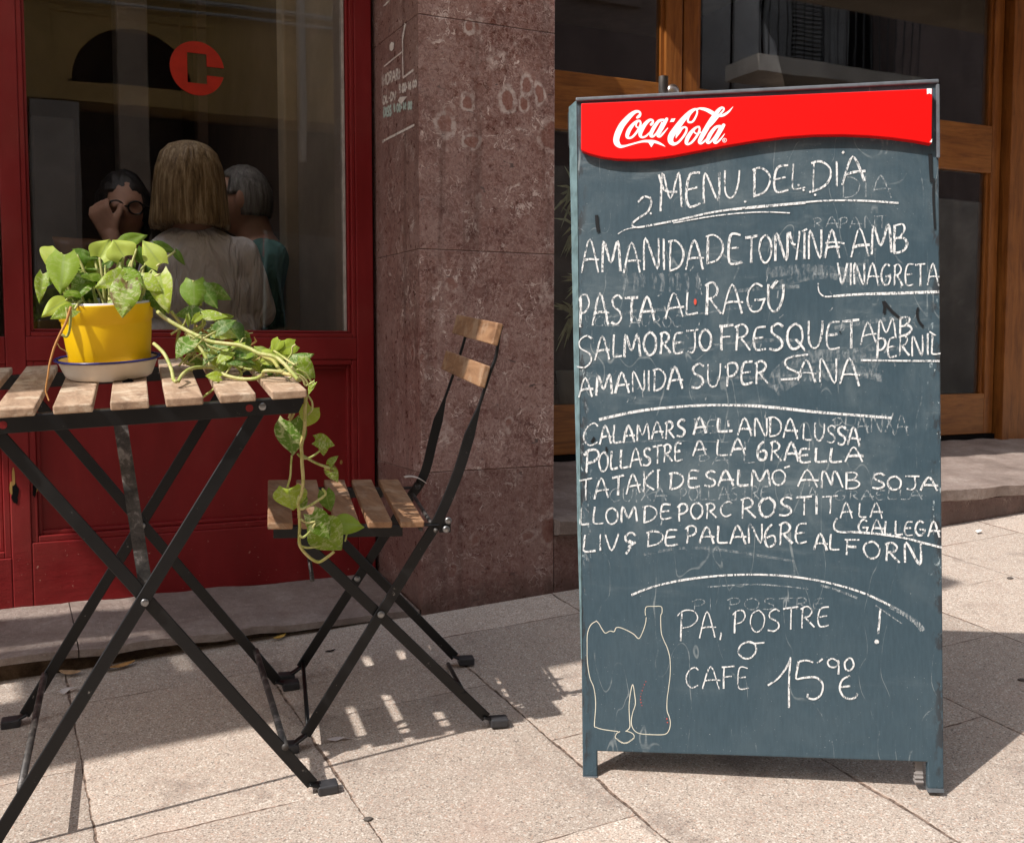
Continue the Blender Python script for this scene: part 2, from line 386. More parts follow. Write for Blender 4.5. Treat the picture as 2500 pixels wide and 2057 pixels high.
def mat_chalk(name, col, lo, hi, alpha=1.0, sc=330):
    t = NT(name); co = t.co
    n = t.ma('ADD', t.ma('MULTIPLY', t.noise(t.mp(co, scale=(1, 1, .33), rot=(0, .25, 0)), sc, 3, .75), .8), t.ma('MULTIPLY', t.noise(co, 70, 3, .6), .2))
    f = t.mr(n, lo, hi, 0, alpha)
    d = t.pb(col, .95, None, .1)
    tr = t.n('BsdfTransparent').outputs[0]
    mx = t.n('MixShader'); t.set(mx.inputs[0], f); t.set(mx.inputs[1], tr); t.set(mx.inputs[2], d)
    return t.done(mx.outputs[0])
def mat_leaf():
    t = NT('variegated_leaf'); co = t.co
    at = t.n('Attribute', attribute_name='tint'); u = t.n('Attribute', attribute_name='luv')
    tr_, va, rn = t.sep(at.outputs[1]); lu, lv, sd = t.sep(u.outputs[1])
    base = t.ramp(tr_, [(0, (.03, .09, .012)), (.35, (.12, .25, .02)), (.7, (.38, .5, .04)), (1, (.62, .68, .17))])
    p = t.comb(t.ma('ADD', lu, t.ma('MULTIPLY', rn, 17.0)), t.ma('ADD', lv, t.ma('MULTIPLY', rn, 5.0)), rn)
    st = t.noise(t.mp(p, scale=(3.2, 1.6, 1), rot=(0, 0, .5)), 2.6, 5, .72, .7)
    sp = t.noise(p, 17, 3, .6)
    m = t.ma('MULTIPLY', t.mr(st, .5, .56), va)
    m = t.ma('MAXIMUM', m, t.ma('MULTIPLY', t.mr(sp, .63, .68), va))
    col = t.mix(t.ma('MULTIPLY', m, .85), base, (.66, .68, .36))
    mid = t.ma('SUBTRACT', 1.0, t.mr(t.ma('ABSOLUTE', lv), .012, .05))
    col = t.mix(t.ma('MULTIPLY', mid, .5), col, (.27, .36, .1))
    br = t.ma('MULTIPLY', t.mr(t.noise(p, 1.7, 4, .6), .55, .62), t.mr(sd, .5, .6))
    col = t.mix(br, col, (.16, .085, .035))
    vein = t.n('TexWave', {'Vector': t.comb(t.ma('SUBTRACT', lu, t.ma('MULTIPLY', t.ma('ABSOLUTE', lv), .8)), 0.0, 0.0), 'Scale': 3.4, 'Distortion': .6}).outputs[1]
    nr = t.bump(t.ma('ADD', t.ma('MULTIPLY', vein, .35), t.ma('MULTIPLY', st, .8)), .16, .0015)
    d = t.pb(col, .48, nr, .35)
    tl_ = t.n('BsdfTranslucent', {0: t.mix(.45, col, t.mix(.5, base, (.5, .62, .05)))}).outputs[0]
    mx = t.n('MixShader', {0: .4}); t.set(mx.inputs[1], d); t.set(mx.inputs[2], tl_)
    return t.done(mx.outputs[0])
def mat_vine():
    t = NT('vine_stem'); co = t.co
    at = t.n('Attribute', attribute_name='tint'); a_, b_, c_ = t.sep(at.outputs[1])
    n = t.noise(co, 55, 5, .65)
    g = t.mix(t.mr(n, .35, .65), (.30, .35, .075), (.5, .47, .2))
    g = t.mix(a_, g, (.42, .17, .045))
    g = t.mix(t.mr(t.noise(co, 260, 2, .5), .64, .7, 0, .8), g, (.2, .1, .035))
    return t.done(t.pb(g, .5, t.bump(n, .2, .001), .4))
def mat_glass():
    t = NT('window_glass'); 
    fr = t.n('Fresnel', {0: 1.5}).outputs[0]
    wob = t.bump(t.noise(t.co, 2.5, 2, .5), .02, .02)
    gl = t.n('BsdfGlossy', {0: (1, 1, 1), 'Roughness': .0, 'Normal': wob}).outputs[0]
    tr = t.n('BsdfTransparent', {0: (.93, .935, .93)}).outputs[0]
    mx = t.n('MixShader'); t.set(mx.inputs[0], t.ma('MULTIPLY', fr, .95, clamp=True)); t.set(mx.inputs[1], tr); t.set(mx.inputs[2], gl)
    return t.done(mx.outputs[0])
def mat_plaster(name, c, v=.15, sc=3):
    t = NT(name); a = t.noise(t.co, sc, 7, .65); b = t.noise(t.co, 60, 4, .6)
    col = t.mix(t.mr(a, .35, .7), tuple(q * (1 - v) for q in c), tuple(q * (1 + v) for q in c))
    return t.done(t.pb(col, .85, t.bump(b, .2, .004), .2))
def mat_hair(name, c0, c1, c2, sc=1.0):
    t = NT(name); v = t.mp(t.warp(t.co, 6, .02), scale=(1, 1, .06))
    a = t.noise(v, 95 * sc, 4, .7); b = t.noise(v, 240 * sc, 3, .6)
    col = t.ramp(a, [(.32, c0), (.5, c1), (.66, c2)])
    return t.done(t.pb(col, .45, t.bump(t.ma('ADD', a, t.ma('MULTIPLY', b, .6)), .7, .004), .4))
def mat_cloth(name, c):
    t = NT(name); a = t.noise(t.mp(t.co, scale=(1, 1, .6)), 7, 4, .55, .8)
    col = t.mix(t.mr(a, .3, .7), tuple(q * .93 for q in c), c)
    return t.done(t.pb(col, .85, t.bump(t.ma('ADD', a, t.ma('MULTIPLY', t.noise(t.mp(t.co, scale=(1.6, 1.6, .5), rot=(.3, .5, 0)), 11, 2, .5, 1.5), .8)), 1.0, .03), .15))

M_PAVE = mat_paving()
def _pr(x, y, rx_, rz_):                                     # pillar shells placed from the close view of its street face
    p = onY(850 + x * .4032, y * .4032, 2.54); return (p.x, p.z, rx_, rz_)
M_MARB = mat_marble('red_marble', 0.0, [_pr(735, 158, .016, .022), _pr(1080, 520, .021, .03), _pr(1158, 570, .017, .03), _pr(965, 600, .026, .036), _pr(722, 615, .02, .026), _pr(585, 755, .029, .034), _pr(745, 865, .025, .02), _pr(1065, 635, .018, .022)])
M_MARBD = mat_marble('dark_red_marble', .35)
M_RED = mat_redpaint()
M_DOOR = mat_timber('varnished_oak', (.1, .031, .007), (.22, .074, .015), (.32, .122, .029), 'z', .32)
M_DOORX = mat_timber('varnished_oak_rail', (.1, .032, .007), (.235, .083, .016), (.335, .135, .031), 'x', .32)
M_TSLAT = mat_timber('weathered_acacia', (.15, .09, .056), (.35, .23, .15), (.52, .38, .265), 'y', .75, .8, 1.0, .6)
M_CSLAT = mat_timber('oiled_acacia', (.12, .058, .03), (.25, .132, .067), (.37, .22, .122), 'y', .65, .25)
M_STONE = mat_stone(); M_GRIME = mat_grime(); M_BLACK = mat_black(); M_ZINC = mat_mottled()
M_SLATE = mat_slate(); M_LEAF = mat_leaf(); M_VINE = mat_vine(); M_GLASS = mat_glass()
M_CHROME = plain('zinc_bolt', (.28, .28, .28), .4, .5, 1.0)
M_CAP = plain('black_plastic_foot', (.03, .03, .033), .5, .5, 0, .3, 40, .2)
M_YEL = plain('yellow_plastic', (.8, .5, .004), .42, .3, 0, .04, 8)
M_ENAM = plain('cream_enamel', (.74, .67, .57), .25, .4, 0, .06, 12)
M_BLUE = plain('blue_enamel_rim', (.02, .025, .16), .25, .5, 0, .1, 30)
M_SOIL = plain('potting_soil', (.03, .022, .016), .95, .2, 0, .5, 90, 1.0)
M_DARK = plain('dark_gap', (.006, .005, .005), .9, .1)
M_PUTTY = plain('glazing_putty', (.4, .36, .32), .8, .2, 0, .2, 30, .3)
M_STICK = plain('red_vinyl', (.34, .013, .005), .35, .4)
M_SIGNRED = plain('red_enamel_sign', (.7, .003, .003), .38, .22, 0, .03, 6)
M_WHITE = plain('white_enamel', (.85, .85, .85), .35, .4, 0, .02, 9)
M_GREYM = plain('grey_painted_rail', (.105, .12, .135), .4, .5, 0, .2, 60, .1)
M_TEAL = plain('worn_teal_side', (.13, .2, .215), .5, .4, 0, .3, 40, .2)
M_CHALK = mat_chalk('white_chalk', (.68, .69, .69), .37, .54, 1.0, 420)
M_GHOST = mat_chalk('erased_chalk', (.6, .64, .65), .42, .58, .42)
M_SMEAR = mat_chalk('smeared_chalk', (.6, .64, .65), .42, .68, .27, 150)
M_LINE = plain('painted_line', (.62, .6, .5), .6, .3)
M_INK = plain('dark_scuff', (.012, .013, .015), .7, .2)
M_FAINT = mat_chalk('faint_chalk', (.72, .64, .58), .34, .5, .9)
M_FAINTG = mat_chalk('faint_green_chalk', (.5, .6, .54), .34, .5, .9)

# ================================================================ the setting
bm = NB()
S = 40.0
vs = [bm.verts.new((x, y, gz(x, y))) for x, y in ((-S, -S), (S, -S), (S, 8), (-S, 8))]
bm.faces.new(vs)
tag(obj('pavement', bm, M_PAVE), kind='structure')

FY = 2.54                                                    # street face of the pillars
def rough_edge(bm, axis_y, amt, sc=9.0):
    for v in bm.verts:
        d = mnoise.noise_vector(v.co * sc) * amt
        v.co += V((0, d.y, d.z))
def gridbox(bm, x0, x1, nx, prof):                           # prism along x with cross-section prof [(y,z)], subdivided
    rows = []
    for i in range(nx + 1):
        x = x0 + (x1 - x0) * i / nx
        rows.append([bm.verts.new((x, y, z)) for y, z in prof])
    n = len(prof)
    for a, b in zip(rows, rows[1:]):
        for k in range(n): bm.faces.new((a[k], a[(k + 1) % n], b[(k + 1) % n], b[k]))
    bm.faces.new(rows[0][::-1]); bm.faces.new(rows[-1])

# --- stone sill under the red shop front
t_ = empty('stone_sill', (0, 2.6, .2), 'long worn grey stone sill under the red timber shopfront', 'sill')
bm = NB()
prof = [(2.545, .268), (2.70, .286), (2.95, .312), (2.95, .21), (2.60, .246), (2.556, .247), (2.547, .25)]
gridbox(bm, -2.6, .155, 60, prof); 
rough_edge(bm, 0, .007)
obj('slab', bm, M_STONE, t_)
bm = NB(); gridbox(bm, .1575, .974, 40, prof); rough_edge(bm, 0, .008); obj('slab', bm, M_STONE, t_)
bm = NB(); gridbox(bm, -2.6, .974, 80, [(2.578, .2455), (2.75, .2455), (2.75, -.2), (2.572, -.2)])
for v in bm.verts: v.co.y += mnoise.noise(v.co * 14) * .02
obj('mortar_bed', bm, M_GRIME, t_)

# --- marble pillar between the two shops
t_ = empty('marble_pillar', (1.17, 2.7, .26), 'square pillar clad in shell-flecked red marble behind the folding chair', 'pillar')
PX0, PX1 = .979, 1.365
for z0, z1 in ((.0, .6238), (.6256, 1.1928), (1.1946, 1.7718), (1.7736, 2.6)):
    bm = NB(); box(bm, PX0, PX1, FY, 3.6, z0, z1)
    bevel_mod(obj('marble_block', bm, M_MARB, t_), .0014, 2)
bm = NB(); box(bm, PX0 + .0022, PX1 - .0022, FY + .0022, 3.55, .1, 2.58); obj('joint_filler', bm, mat_plaster('dusty_joint', (.15, .095, .075)), t_)
# chalked opening hours on the pillar's side
PZ = (PX0 - .0012, 0, 0)
def side(u, v): 
    return hit(820 + u * .2303, v * .2303, PZ, (1, 0, 0))

# --- red timber shop front
t_ = empty('red_shopfront', (.4, 2.87, .31), 'dark red painted timber shopfront with one big window', 'shopfront')
Y0 = 2.87
WX0, WX1, WZ0, WZ1 = .0935, .8935, .990, 2.45
bm = NB()
box(bm, .03, .076, Y0, Y0 + .07, .3, 2.6)                    # stile
box(bm, .9185, .968, Y0, Y0 + .07, .3, 2.6)
box(bm, .076, .9185, Y0 + .0, Y0 + .07, .3, .462)            # bottom rail
box(bm, .076, .9185, Y0, Y0 + .07, .912, .972)               # mid rail
box(bm, -1.4, .03, Y0, Y0 + .07, .3, .428)
box(bm, -1.4, .03, Y0, Y0 + .07, .905, .972)
box(bm, -1.5, -1.4, Y0, Y0 + .07, .3, 2.6)
box(bm, .076, .9185, Y0, Y0 + .07, WZ1 + .02, 2.6); box(bm, -1.4, .03, Y0, Y0 + .07, WZ1 + .02, 2.6)
fr_ = bevel_mod(obj('frame', bm, M_RED, t_), .003, 2)
def moulding(x0, x1, z0, z1, name, w_=.03, dp=.024):         # stepped moulding around an opening
    bm = NB(); 
    for (o, wd, y0, y1) in ((0, w_ * .6, Y0 + .003, Y0 + .05), (w_ * .6, w_ * .4, Y0 + .016, Y0 + .05)):
        a, b, c, d = x0 + o, x1 - o, z0 + o, z1 - o
        box(bm, a, a + wd, y0, y1, c, d); box(bm, b - wd, b, y0, y1, c, d)
        box(bm, a + wd, b - wd, y0, y1, c, c + wd); box(bm, a + wd, b - wd, y0, y1, d - wd, d)
    return bevel_mod(obj(name, bm, M_RED, t_), .0025, 2)
def panel(x0, x1, z0, z1):
    bm = NB(); box(bm, x0, x1, Y0 + .03, Y0 + .06, z0, z1); o = obj('panel', bm, M_RED, t_)
moulding(.076, .9185, .462, .912, 'panel_moulding', .026)
panel(.078, .9165, .464, .910)
moulding(-1.4, .03, .428, .905, 'panel_moulding', .026); panel(-1.398, .028, .43, .903)
moulding(.076, .9185, .972, WZ1 + .02, 'window_moulding', .0195)
moulding(-1.4, .012, .972, WZ1 + .02, 'window_moulding', .0195)
bm = NB()
for (a, b) in ((WX0 - .003, WX1 + .003), (-1.38, -.008)):
    box(bm, a, a + .0035, Y0 + .025, Y0 + .045, WZ0, WZ1); box(bm, b - .006, b, Y0 + .025, Y0 + .045, WZ0, WZ1)
for v in bm.verts: v.co.x += mnoise.noise(v.co * 7) * .001
obj('putty', bm, M_PUTTY, t_)
for (a, b) in ((WX0 - .004, WX1 + .004), (-1.382, -.006)):
    bm = NB(); box(bm, a, b, Y0 + .034, Y0 + .038, WZ0 - .004, WZ1 + .004); obj('window_pane', bm, M_GLASS, t_)
bm = NB(); box(bm, .968, .979, Y0 + .03, Y0 + .3, .2, 2.6); obj('shadow_gap', bm, M_DARK, t_)
# yellow bare-wood nicks on the stiles
bm = NB()
for (u, v, a, b) in ((28, 985, 2.2, 42), (24, 1005, 3.5, 26), (75, 1005, 2, 16), (703, 952, 2.5, 9)):
    p = onY(u * DD, v * DD, Y0 - .0008); s_ = (p - EYE).length * DD / FPX
    vs = [bm.verts.new(p + V((a * s_ * math.cos(q) * (1 + .4 * rnd.random()), 0, b * s_ / 2 * math.sin(q)))) for q in [i * math.pi / 5 for i in range(10)]]
    bm.faces.new(vs)
obj('paint_nick', bm, plain('bare_yellow_wood', (.34, .2, .05), .7), t_)
bm = NB()
for (u, v, a, b) in ((31, 1016, 7, 20), (71, 1008, 4, 15)):
    p = onY(u * DD, v * DD, Y0 - .0012); s_ = (p - EYE).length * DD / FPX
    vs = [bm.verts.new(p + V((a * s_ * math.cos(q) * rnd.uniform(.6, 1.2), 0, b * s_ * math.sin(q) * rnd.uniform(.7, 1.15)))) for q in [i * math.pi / 8 for i in range(16)]]
    bm.faces.new(vs)
obj('rot_hole', bm, M_DARK, t_)
# red letter on the pane
bm = NB()
c = onY(983 * .4897, 342 * .4897, Y0 + .0325); e = onY((983 + 133) * .4897, 342 * .4897, Y0 + .0325); rr = (e - c).length
hh = rr / 133
outer = []
a0, a1 = math.asin(14 / 133), 2 * math.pi - math.asin(30 / 133)
for i in range(61):
    a = a0 + (a1 - a0) * i / 60; outer.append((math.cos(a) * 133, math.sin(a) * 133))
inner = [(47, -30), (47, -73), (-48, -73), (-48, 74), (47, 74), (47, 14)]
vs = [bm.verts.new((c.x + x * hh, c.y, c.z + z * hh)) for x, z in outer + inner]
f = bm.faces.new(vs); r = bmesh.ops.extrude_face_region(bm, geom=[f])
for v in r['geom']:
    if isinstance(v, bmesh.types.BMVert): v.co.y -= .0005
bmesh.ops.recalc_face_normals(bm, faces=bm.faces)
obj('window_letter', bm, M_STICK, t_)

# --- doorstep of the timber doors
t_ = empty('doorstep', (2.6, 2.6, .35), 'raised grey stone doorstep on a red marble riser before the timber doors', 'doorstep')
bm = NB(); gridbox(bm, PX1 + .002, 4.4, 90, [(2.505, .474), (2.62, .484), (3.7, .575), (3.7, .432), (2.525, .432), (2.508, .438)]); rough_edge(bm, 0, .007, 11)
obj('tread', bm, M_STONE, t_)
bm = NB(); xs = [PX1 + .002, 1.50, 2.16, 2.82, 3.48, 4.14, 4.4]
for a, b in zip(xs, xs[1:]): box(bm, a, b - .002, FY, FY + .1, .1, .4315)
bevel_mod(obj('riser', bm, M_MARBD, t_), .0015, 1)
# --- timber doors
YD = 3.3
t_ = empty('timber_doors', (3.0, YD, .56), 'varnished brown timber double doors with big glass panes behind the menu board', 'door')
bm = NB(); box(bm, 4.0, 4.16, YD - .035, YD + .1, .5, 3.0); box(bm, 1.36, 1.46, YD - .035, YD + .1, .5, 3.0); box(bm, 1.46, 4.0, YD - .035, YD + .1, 2.75, 3.0)
bevel_mod(obj('door_frame', bm, M_DOOR, t_), .003, 2)
def leaf(x0, x1, sl, sr, yo=0.0):
    bm = NB(); ya, yb = YD + yo, YD + yo + .045
    box(bm, x0, x0 + sl, ya, yb, .565, 2.7); box(bm, x1 - sr, x1, ya, yb, .565, 2.7)
    lf = bevel_mod(obj('door_leaf', bm, M_DOOR, t_), .003, 2)
    bm = NB(); a, b = x0 + sl, x1 - sr
    for z0, z1 in ((.565, .742), (1.7, 1.9), (2.6, 2.7)): box(bm, a, b, ya + .0, yb, z0, z1)
    bevel_mod(obj('door_rail', bm, M_DOORX, t_), .003, 2)
    bm = NB()
    for z0, z1 in ((.742, 1.7), (1.9, 2.6)):
        box(bm, a, a + .014, ya + .012, yb, z0, z1); box(bm, b - .014, b, ya + .012, yb, z0, z1)
    obj('glazing_bead', bm, M_DOOR, t_)
    for z0, z1 in ((.742, 1.7), (1.9, 2.6)):
        bm = NB(); box(bm, a + .002, b - .002, ya + .022, ya + .027, z0 + .002, z1 - .002); obj('glass_pane', bm, M_GLASS, t_)
leaf(1.475, 2.302, .075, .072); leaf(2.312, 3.985, .068, .055, .006)
bm = NB(); box(bm, 1.46, 4.0, YD + .004, YD + .04, .5, .562); obj('threshold_gap', bm, M_DARK, t_)
bm = NB(); h0 = onY(1367 * DD, 158 * DD, YD - .07)
tube(bm, [h0, h0 + V((0, 0, -.42))], .017, 14, sub=1)
tube(bm, [h0 + V((.0, 0, -.1)), h0 + V((.01, .055, -.1))], .008, 10, sub=1); tube(bm, [h0 + V((.0, 0, -.36)), h0 + V((.01, .055, -.36))], .008, 10, sub=1)
pc = onY(1384 * DD, 190 * DD, YD - .012); disc_bolt(bm, pc, (0, -1, 0), .027, .02, 24)
obj('handle', bm, plain('brushed_steel', (.5, .45, .42), .35, .5, 1.0), t_, smooth=True)
# dark vestibule behind the doors
t_ = empty('vestibule', (2.8, 4.5, .57), 'unlit hallway seen through the glass of the timber doors', 'room')
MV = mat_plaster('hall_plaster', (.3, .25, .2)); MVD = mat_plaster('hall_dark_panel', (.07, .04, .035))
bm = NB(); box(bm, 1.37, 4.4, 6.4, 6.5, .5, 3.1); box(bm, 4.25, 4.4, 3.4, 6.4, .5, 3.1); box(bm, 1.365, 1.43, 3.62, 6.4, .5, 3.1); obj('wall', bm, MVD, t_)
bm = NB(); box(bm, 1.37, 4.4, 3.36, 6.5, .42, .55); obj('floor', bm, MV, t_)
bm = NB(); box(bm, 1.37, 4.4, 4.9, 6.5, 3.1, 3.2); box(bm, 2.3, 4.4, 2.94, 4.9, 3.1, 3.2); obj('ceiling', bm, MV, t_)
tm = NT('added_hall_diffuser'); tm = tm.done(tm.n('BsdfTranslucent', {0: (.34, .34, .33)}).outputs[0])
bm = NB(); box(bm, 1.37, 2.298, 2.945, 4.898, 3.12, 3.13); obj('added_roof_diffuser', bm, tm, t_)  # added translucent panel, spreads daylight onto the palm
bm = NB(); box(bm, 1.56, 2.02, 6.3, 6.39, 2.6, 3.05); obj('pale_panel', bm, MV, t_)
# --- pillar on the far right
t_ = empty('marble_corner_pillar', (4.4, 2.7, .4), 'red marble pier at the right edge beside the timber doors', 'pillar')
for z0, z1 in ((.1, 1.0), (1.004, 2.6)):
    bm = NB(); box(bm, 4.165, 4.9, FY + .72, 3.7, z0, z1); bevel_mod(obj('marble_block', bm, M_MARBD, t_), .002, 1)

# --- the house above, and an unseen balcony shaped to shade the shop
MW = mat_plaster('ochre_render', (.46, .29, .1), .12)
MG = mat_plaster('grey_ashlar', (.36, .32, .28), .2)
t_ = empty('apartment_facade', (0, 2.8, 2.6), 'rendered house wall above the shop and the doors', 'building')
bm = NB(); box(bm, -14, 14, 2.56, 2.8, 3.25, 3.95); box(bm, -14, -1.5, 2.6, 3.4, -1.2, 3.25); box(bm, 4.9, 14, 2.6, 3.7, .1, 3.25); box(bm, -1.5, 4.9, 2.56, 2.94, 2.6, 3.25)
obj('wall', bm, mat_plaster('cream_render', (.4, .34, .27)), t_)
HB = 3.30; dz = HB - .2; sx_, sy_ = SUN.x / SUN.z * dz, SUN.y / SUN.z * dz
t_ = empty('balcony', (-1, 2.0, HB), 'unseen overhead balcony shaped to throw the shade over table and pillar', 'balcony')
def shade(name, x0, x1, y0, y1, th, mt, dz=0.0):             # a slab given by where its shadow lands
    bm = NB(); box(bm, x0 + sx_, x1 + sx_ - th * .83, y0 + sy_, min(y1 + sy_, 2.56), HB + dz, HB + dz + th); return bevel_mod(obj(name, bm, mt, t_), .006, 2)
shade('slab', .39, 2.50, 2.34, 4.0, .14, MG)
shade('pillar_shade_slab', 2.50, 2.72, 2.74, 4.0, .12, MG); shade('front_shade_slab', 1.06, 2.50, 2.085, 2.337, .10, MG)  # unseen slabs added to keep sun off pillar top and ground
shade('shade_beam', -2.6, .715, 2.085, 2.337, .07, M_BLACK); shade('shade_beam', .16, .52, 2.46, 2.63, .05, M_BLACK, -.16); shade('shade_beam', -2.6, .56, 2.35, 2.455, .07, M_BLACK, -.085); shade('shade_beam', -2.6, .50, 2.632, 2.815, .06, M_BLACK, -.085)  # unseen bars, added so lit strips fall between their shadows
# --- opposite side of the street: mirrored in the panes, bounces light
t_ = empty('opposite_house', (0, -2.7, 0), 'ochre rendered house across the street, mirrored in the window', 'building')
bm = NB(); yo = -2.6
box(bm, -14, .55, yo - .4, yo, 2.72, 3.0); box(bm, 1.45, 4.4, yo - .4, yo, 2.72, 3.0); box(bm, .55, 1.45, yo - .4, yo, 2.72, 2.86)
box(bm, -14, .45, yo - .4, yo, 3.0, 6.3); box(bm, 1.55, 4.4, yo - .4, yo, 3.0, 6.3); box(bm, .45, 1.55, yo - .4, yo, 3.34, 6.3); obj('wall', bm, MW, t_)
bm = NB(); box(bm, 4.4, 14, yo - .4, yo, 2.702, 2.998); box(bm, 4.4, 6.4, yo - .38, yo + .02, 3.0, 6.32); box(bm, 6.4, 9.4, yo - .4, yo, 5.9, 6.3); box(bm, 9.4, 14, yo - .4, yo, 3.0, 6.3); box(bm, 5.0, 5.9, yo, yo + .08, 4.3, 6); obj('mauve_wall', bm, mat_plaster('mauve_render', (.15, .11, .1)), t_)
bm = NB(); box(bm, -14, -.1, yo - .4, yo + .03, -2, 2.70); box(bm, .3, .62, yo - .4, yo + .03, -2, 2.7); box(bm, 2.7, 14, yo - .4, yo + .03, -2, 2.70); obj('stone_base', bm, MG, t_)
bm = NB(); box(bm, -.1, .3, yo - .5, yo - .3, -2, 2.7); box(bm, .62, 2.7, yo - .5, yo - .3, -2, 2.7); box(bm, .45, 1.55, yo - .5, yo - .35, 2.86, 3.34); box(bm, 6.4, 9.4, yo - .5, yo - .35, 3.0, 5.9); obj('dark_opening', bm, M_DARK, t_)
bm = NB()
for sgn in (-1, 1):                                          # lunette spandrels
    pts = [(1.0 + sgn * .56, 3.345), (1.0 + sgn * .56, 2.855)] + [(1.0 + sgn * .42 * math.cos(a), 2.88 + .4 * math.sin(a)) for a in [i * math.pi / 16 for i in range(9)]] + [(1.0, 3.345)]
    vs = [bm.verts.new((x, yo - .01, z)) for x, z in pts]; bm.faces.new(vs)
obj('lunette_surround', bm, MW, t_)
MSH = mat_plaster('grey_shutter', (.2, .19, .185))
bm = NB()
for i in range(5): box(bm, 6.9 + i * .42, 7.26 + i * .42, yo - .3, yo - .26, 3.3, 5.6)
for i in range(30): box(bm, 8.1, 8.5, yo - .25, yo - .22, 3.95 + i * .05, 3.975 + i * .05)
obj('shutter', bm, MSH, t_)
bm = NB(); box(bm, 7.0, 9.3, yo, yo + .55, 3.72, 3.88); obj('balcony_slab', bm, MG, t_)
bm = NB()
for i in range(20): tube(bm, [(7.05 + i * .115, yo + .5, 3.88), (7.05 + i * .115, yo + .5, 4.85)], .009, 6, sub=1)
tube(bm, [(7.0, yo + .5, 4.85), (9.3, yo + .5, 4.85)], .016, 6, sub=1)
obj('balcony_railing', bm, M_BLACK, t_)
bm = NB(); tube(bm, [(2.25, yo + .05, 2.4), (2.25, yo + .05, 6)], .03, 8, sub=1); tube(bm, [(-4, yo + .05, 3.52), (.2, yo + .06, 3.5), (4, yo + .05, 3.56)], .02, 6); tube(bm, [(-4, yo + .05, 3.46), (.6, yo + .06, 3.42), (4, yo + .05, 3.5)], .014, 6)
obj('pipe', bm, plain('grey_pipe', (.35, .32, .28), .6), t_)

# ================================================================ folding table
TX, TY, TN = V((.99158, -.11893, .05116)), V((.11318, .98817, .10347)), V((-.06286, -.09681, .99332))
TO = V((.22149, 2.01876, .89039))
def TP(x, y, z): return TO + TX * x + TY * y + TN * z
def tfr(p): return TP(p.x, p.y, p.z)
def tfoot(x, y):                                             # local point on the pavement
    p = TP(x, y, 0); d = (p.z - gz(p.x, p.y)) / (TN.z - .05077 * TN.x - .08042 * TN.y); return V((x, y, -d))
t_ = empty('bistro_table', TP(0, 0, -.712), 'folding bistro table with worn wooden slats on black crossed legs', 'table')
bm = NB()
for i in range(7):
    x = (i - 3) * .0822; j = rnd.uniform(-.0015, .0015)
    box(bm, x - .0285, x + .0285, -.27 + j, .27 + j, -.0135, 0, tfr)
tt = bevel_mod(obj('tabletop', bm, M_TSLAT, t_), .0022, 2)
for y0, nm in ((-.252, 'front'), (.246, 'back')):
    bm = NB()
    prof = [(-.252, -.0145), (.272, -.0145), (.272, -.022), (.262, -.041), (-.244, -.041), (-.252, -.022)]
    a = [bm.verts.new(TP(x, y0, z)) for x, z in prof]; b = [bm.verts.new(TP(x, y0 + .004, z)) for x, z in prof]
    bm.faces.new(a); bm.faces.new(b[::-1])
    for k in range(6): bm.faces.new((a[k], b[k], b[(k + 1) % 6], a[(k + 1) % 6]))
    box(bm, -.252, .272, y0 + .004, y0 + .02, -.018, -.0145, tfr)
    r_ = bevel_mod(obj('rail', bm, M_BLACK, t_), .001, 1)
    bm = NB()
    for x in (.204, -.2): disc_bolt(bm, TP(x, y0 - .0005, -.026), -TY, .0065, .003)
    obj('bolt', bm, M_CHROME, t_, smooth=True)
    bm = NB()
    for x in (.183, -.184):
        c = TP(x, y0 - .0006, -.027); vs = [bm.verts.new(c + TX * .0062 * math.cos(q) + TN * .0062 * math.sin(q)) for q in [k * math.pi / 8 for k in range(16)]]; bm.faces.new(vs)
    obj('rail_hole', bm, M_RED, t_)
def foot_cap(parent, p, d, up, sidev, mat=M_CAP):
    bm = NB(); d = V(d).normalized(); up = V(up); s = V(sidev)
    fr = lambda q: V(p) + d * q.x + s * q.y + up * q.z
    box(bm, -.012, .024, -.0145, .0145, 0, .017, fr)
    for v in bm.verts: pass
    return bevel_mod(obj('foot_cap', bm, mat, parent), .003, 2)
def leg(parent, a, b, sidev, up, xd, name='leg', wd=.0215, th=.0045, cap=True):
    # flat bar leg from a to near b, then a short flat toe with a plastic cap
    a, b = V(a), V(b); d = (b - a).normalized()
    k = b - d * .02 + V(up) * .006
    bm = NB(); bar(bm, a, k, V(d).cross(V(sidev)), wd, th, .006, .004)
    toe = k + V(xd).normalized() * .028 
    toe = toe - V(up) * ((toe - b).dot(V(up)) - .008)
    bar(bm, k - V(xd).normalized() * .004, toe, V(sidev), wd, th)
    lg = bevel_mod(obj(name, bm, M_BLACK, parent), .0012, 1)
    if cap: foot_cap(lg, toe - V(xd).normalized() * .006 - V(up) * .0082, xd, up, sidev)
    return lg
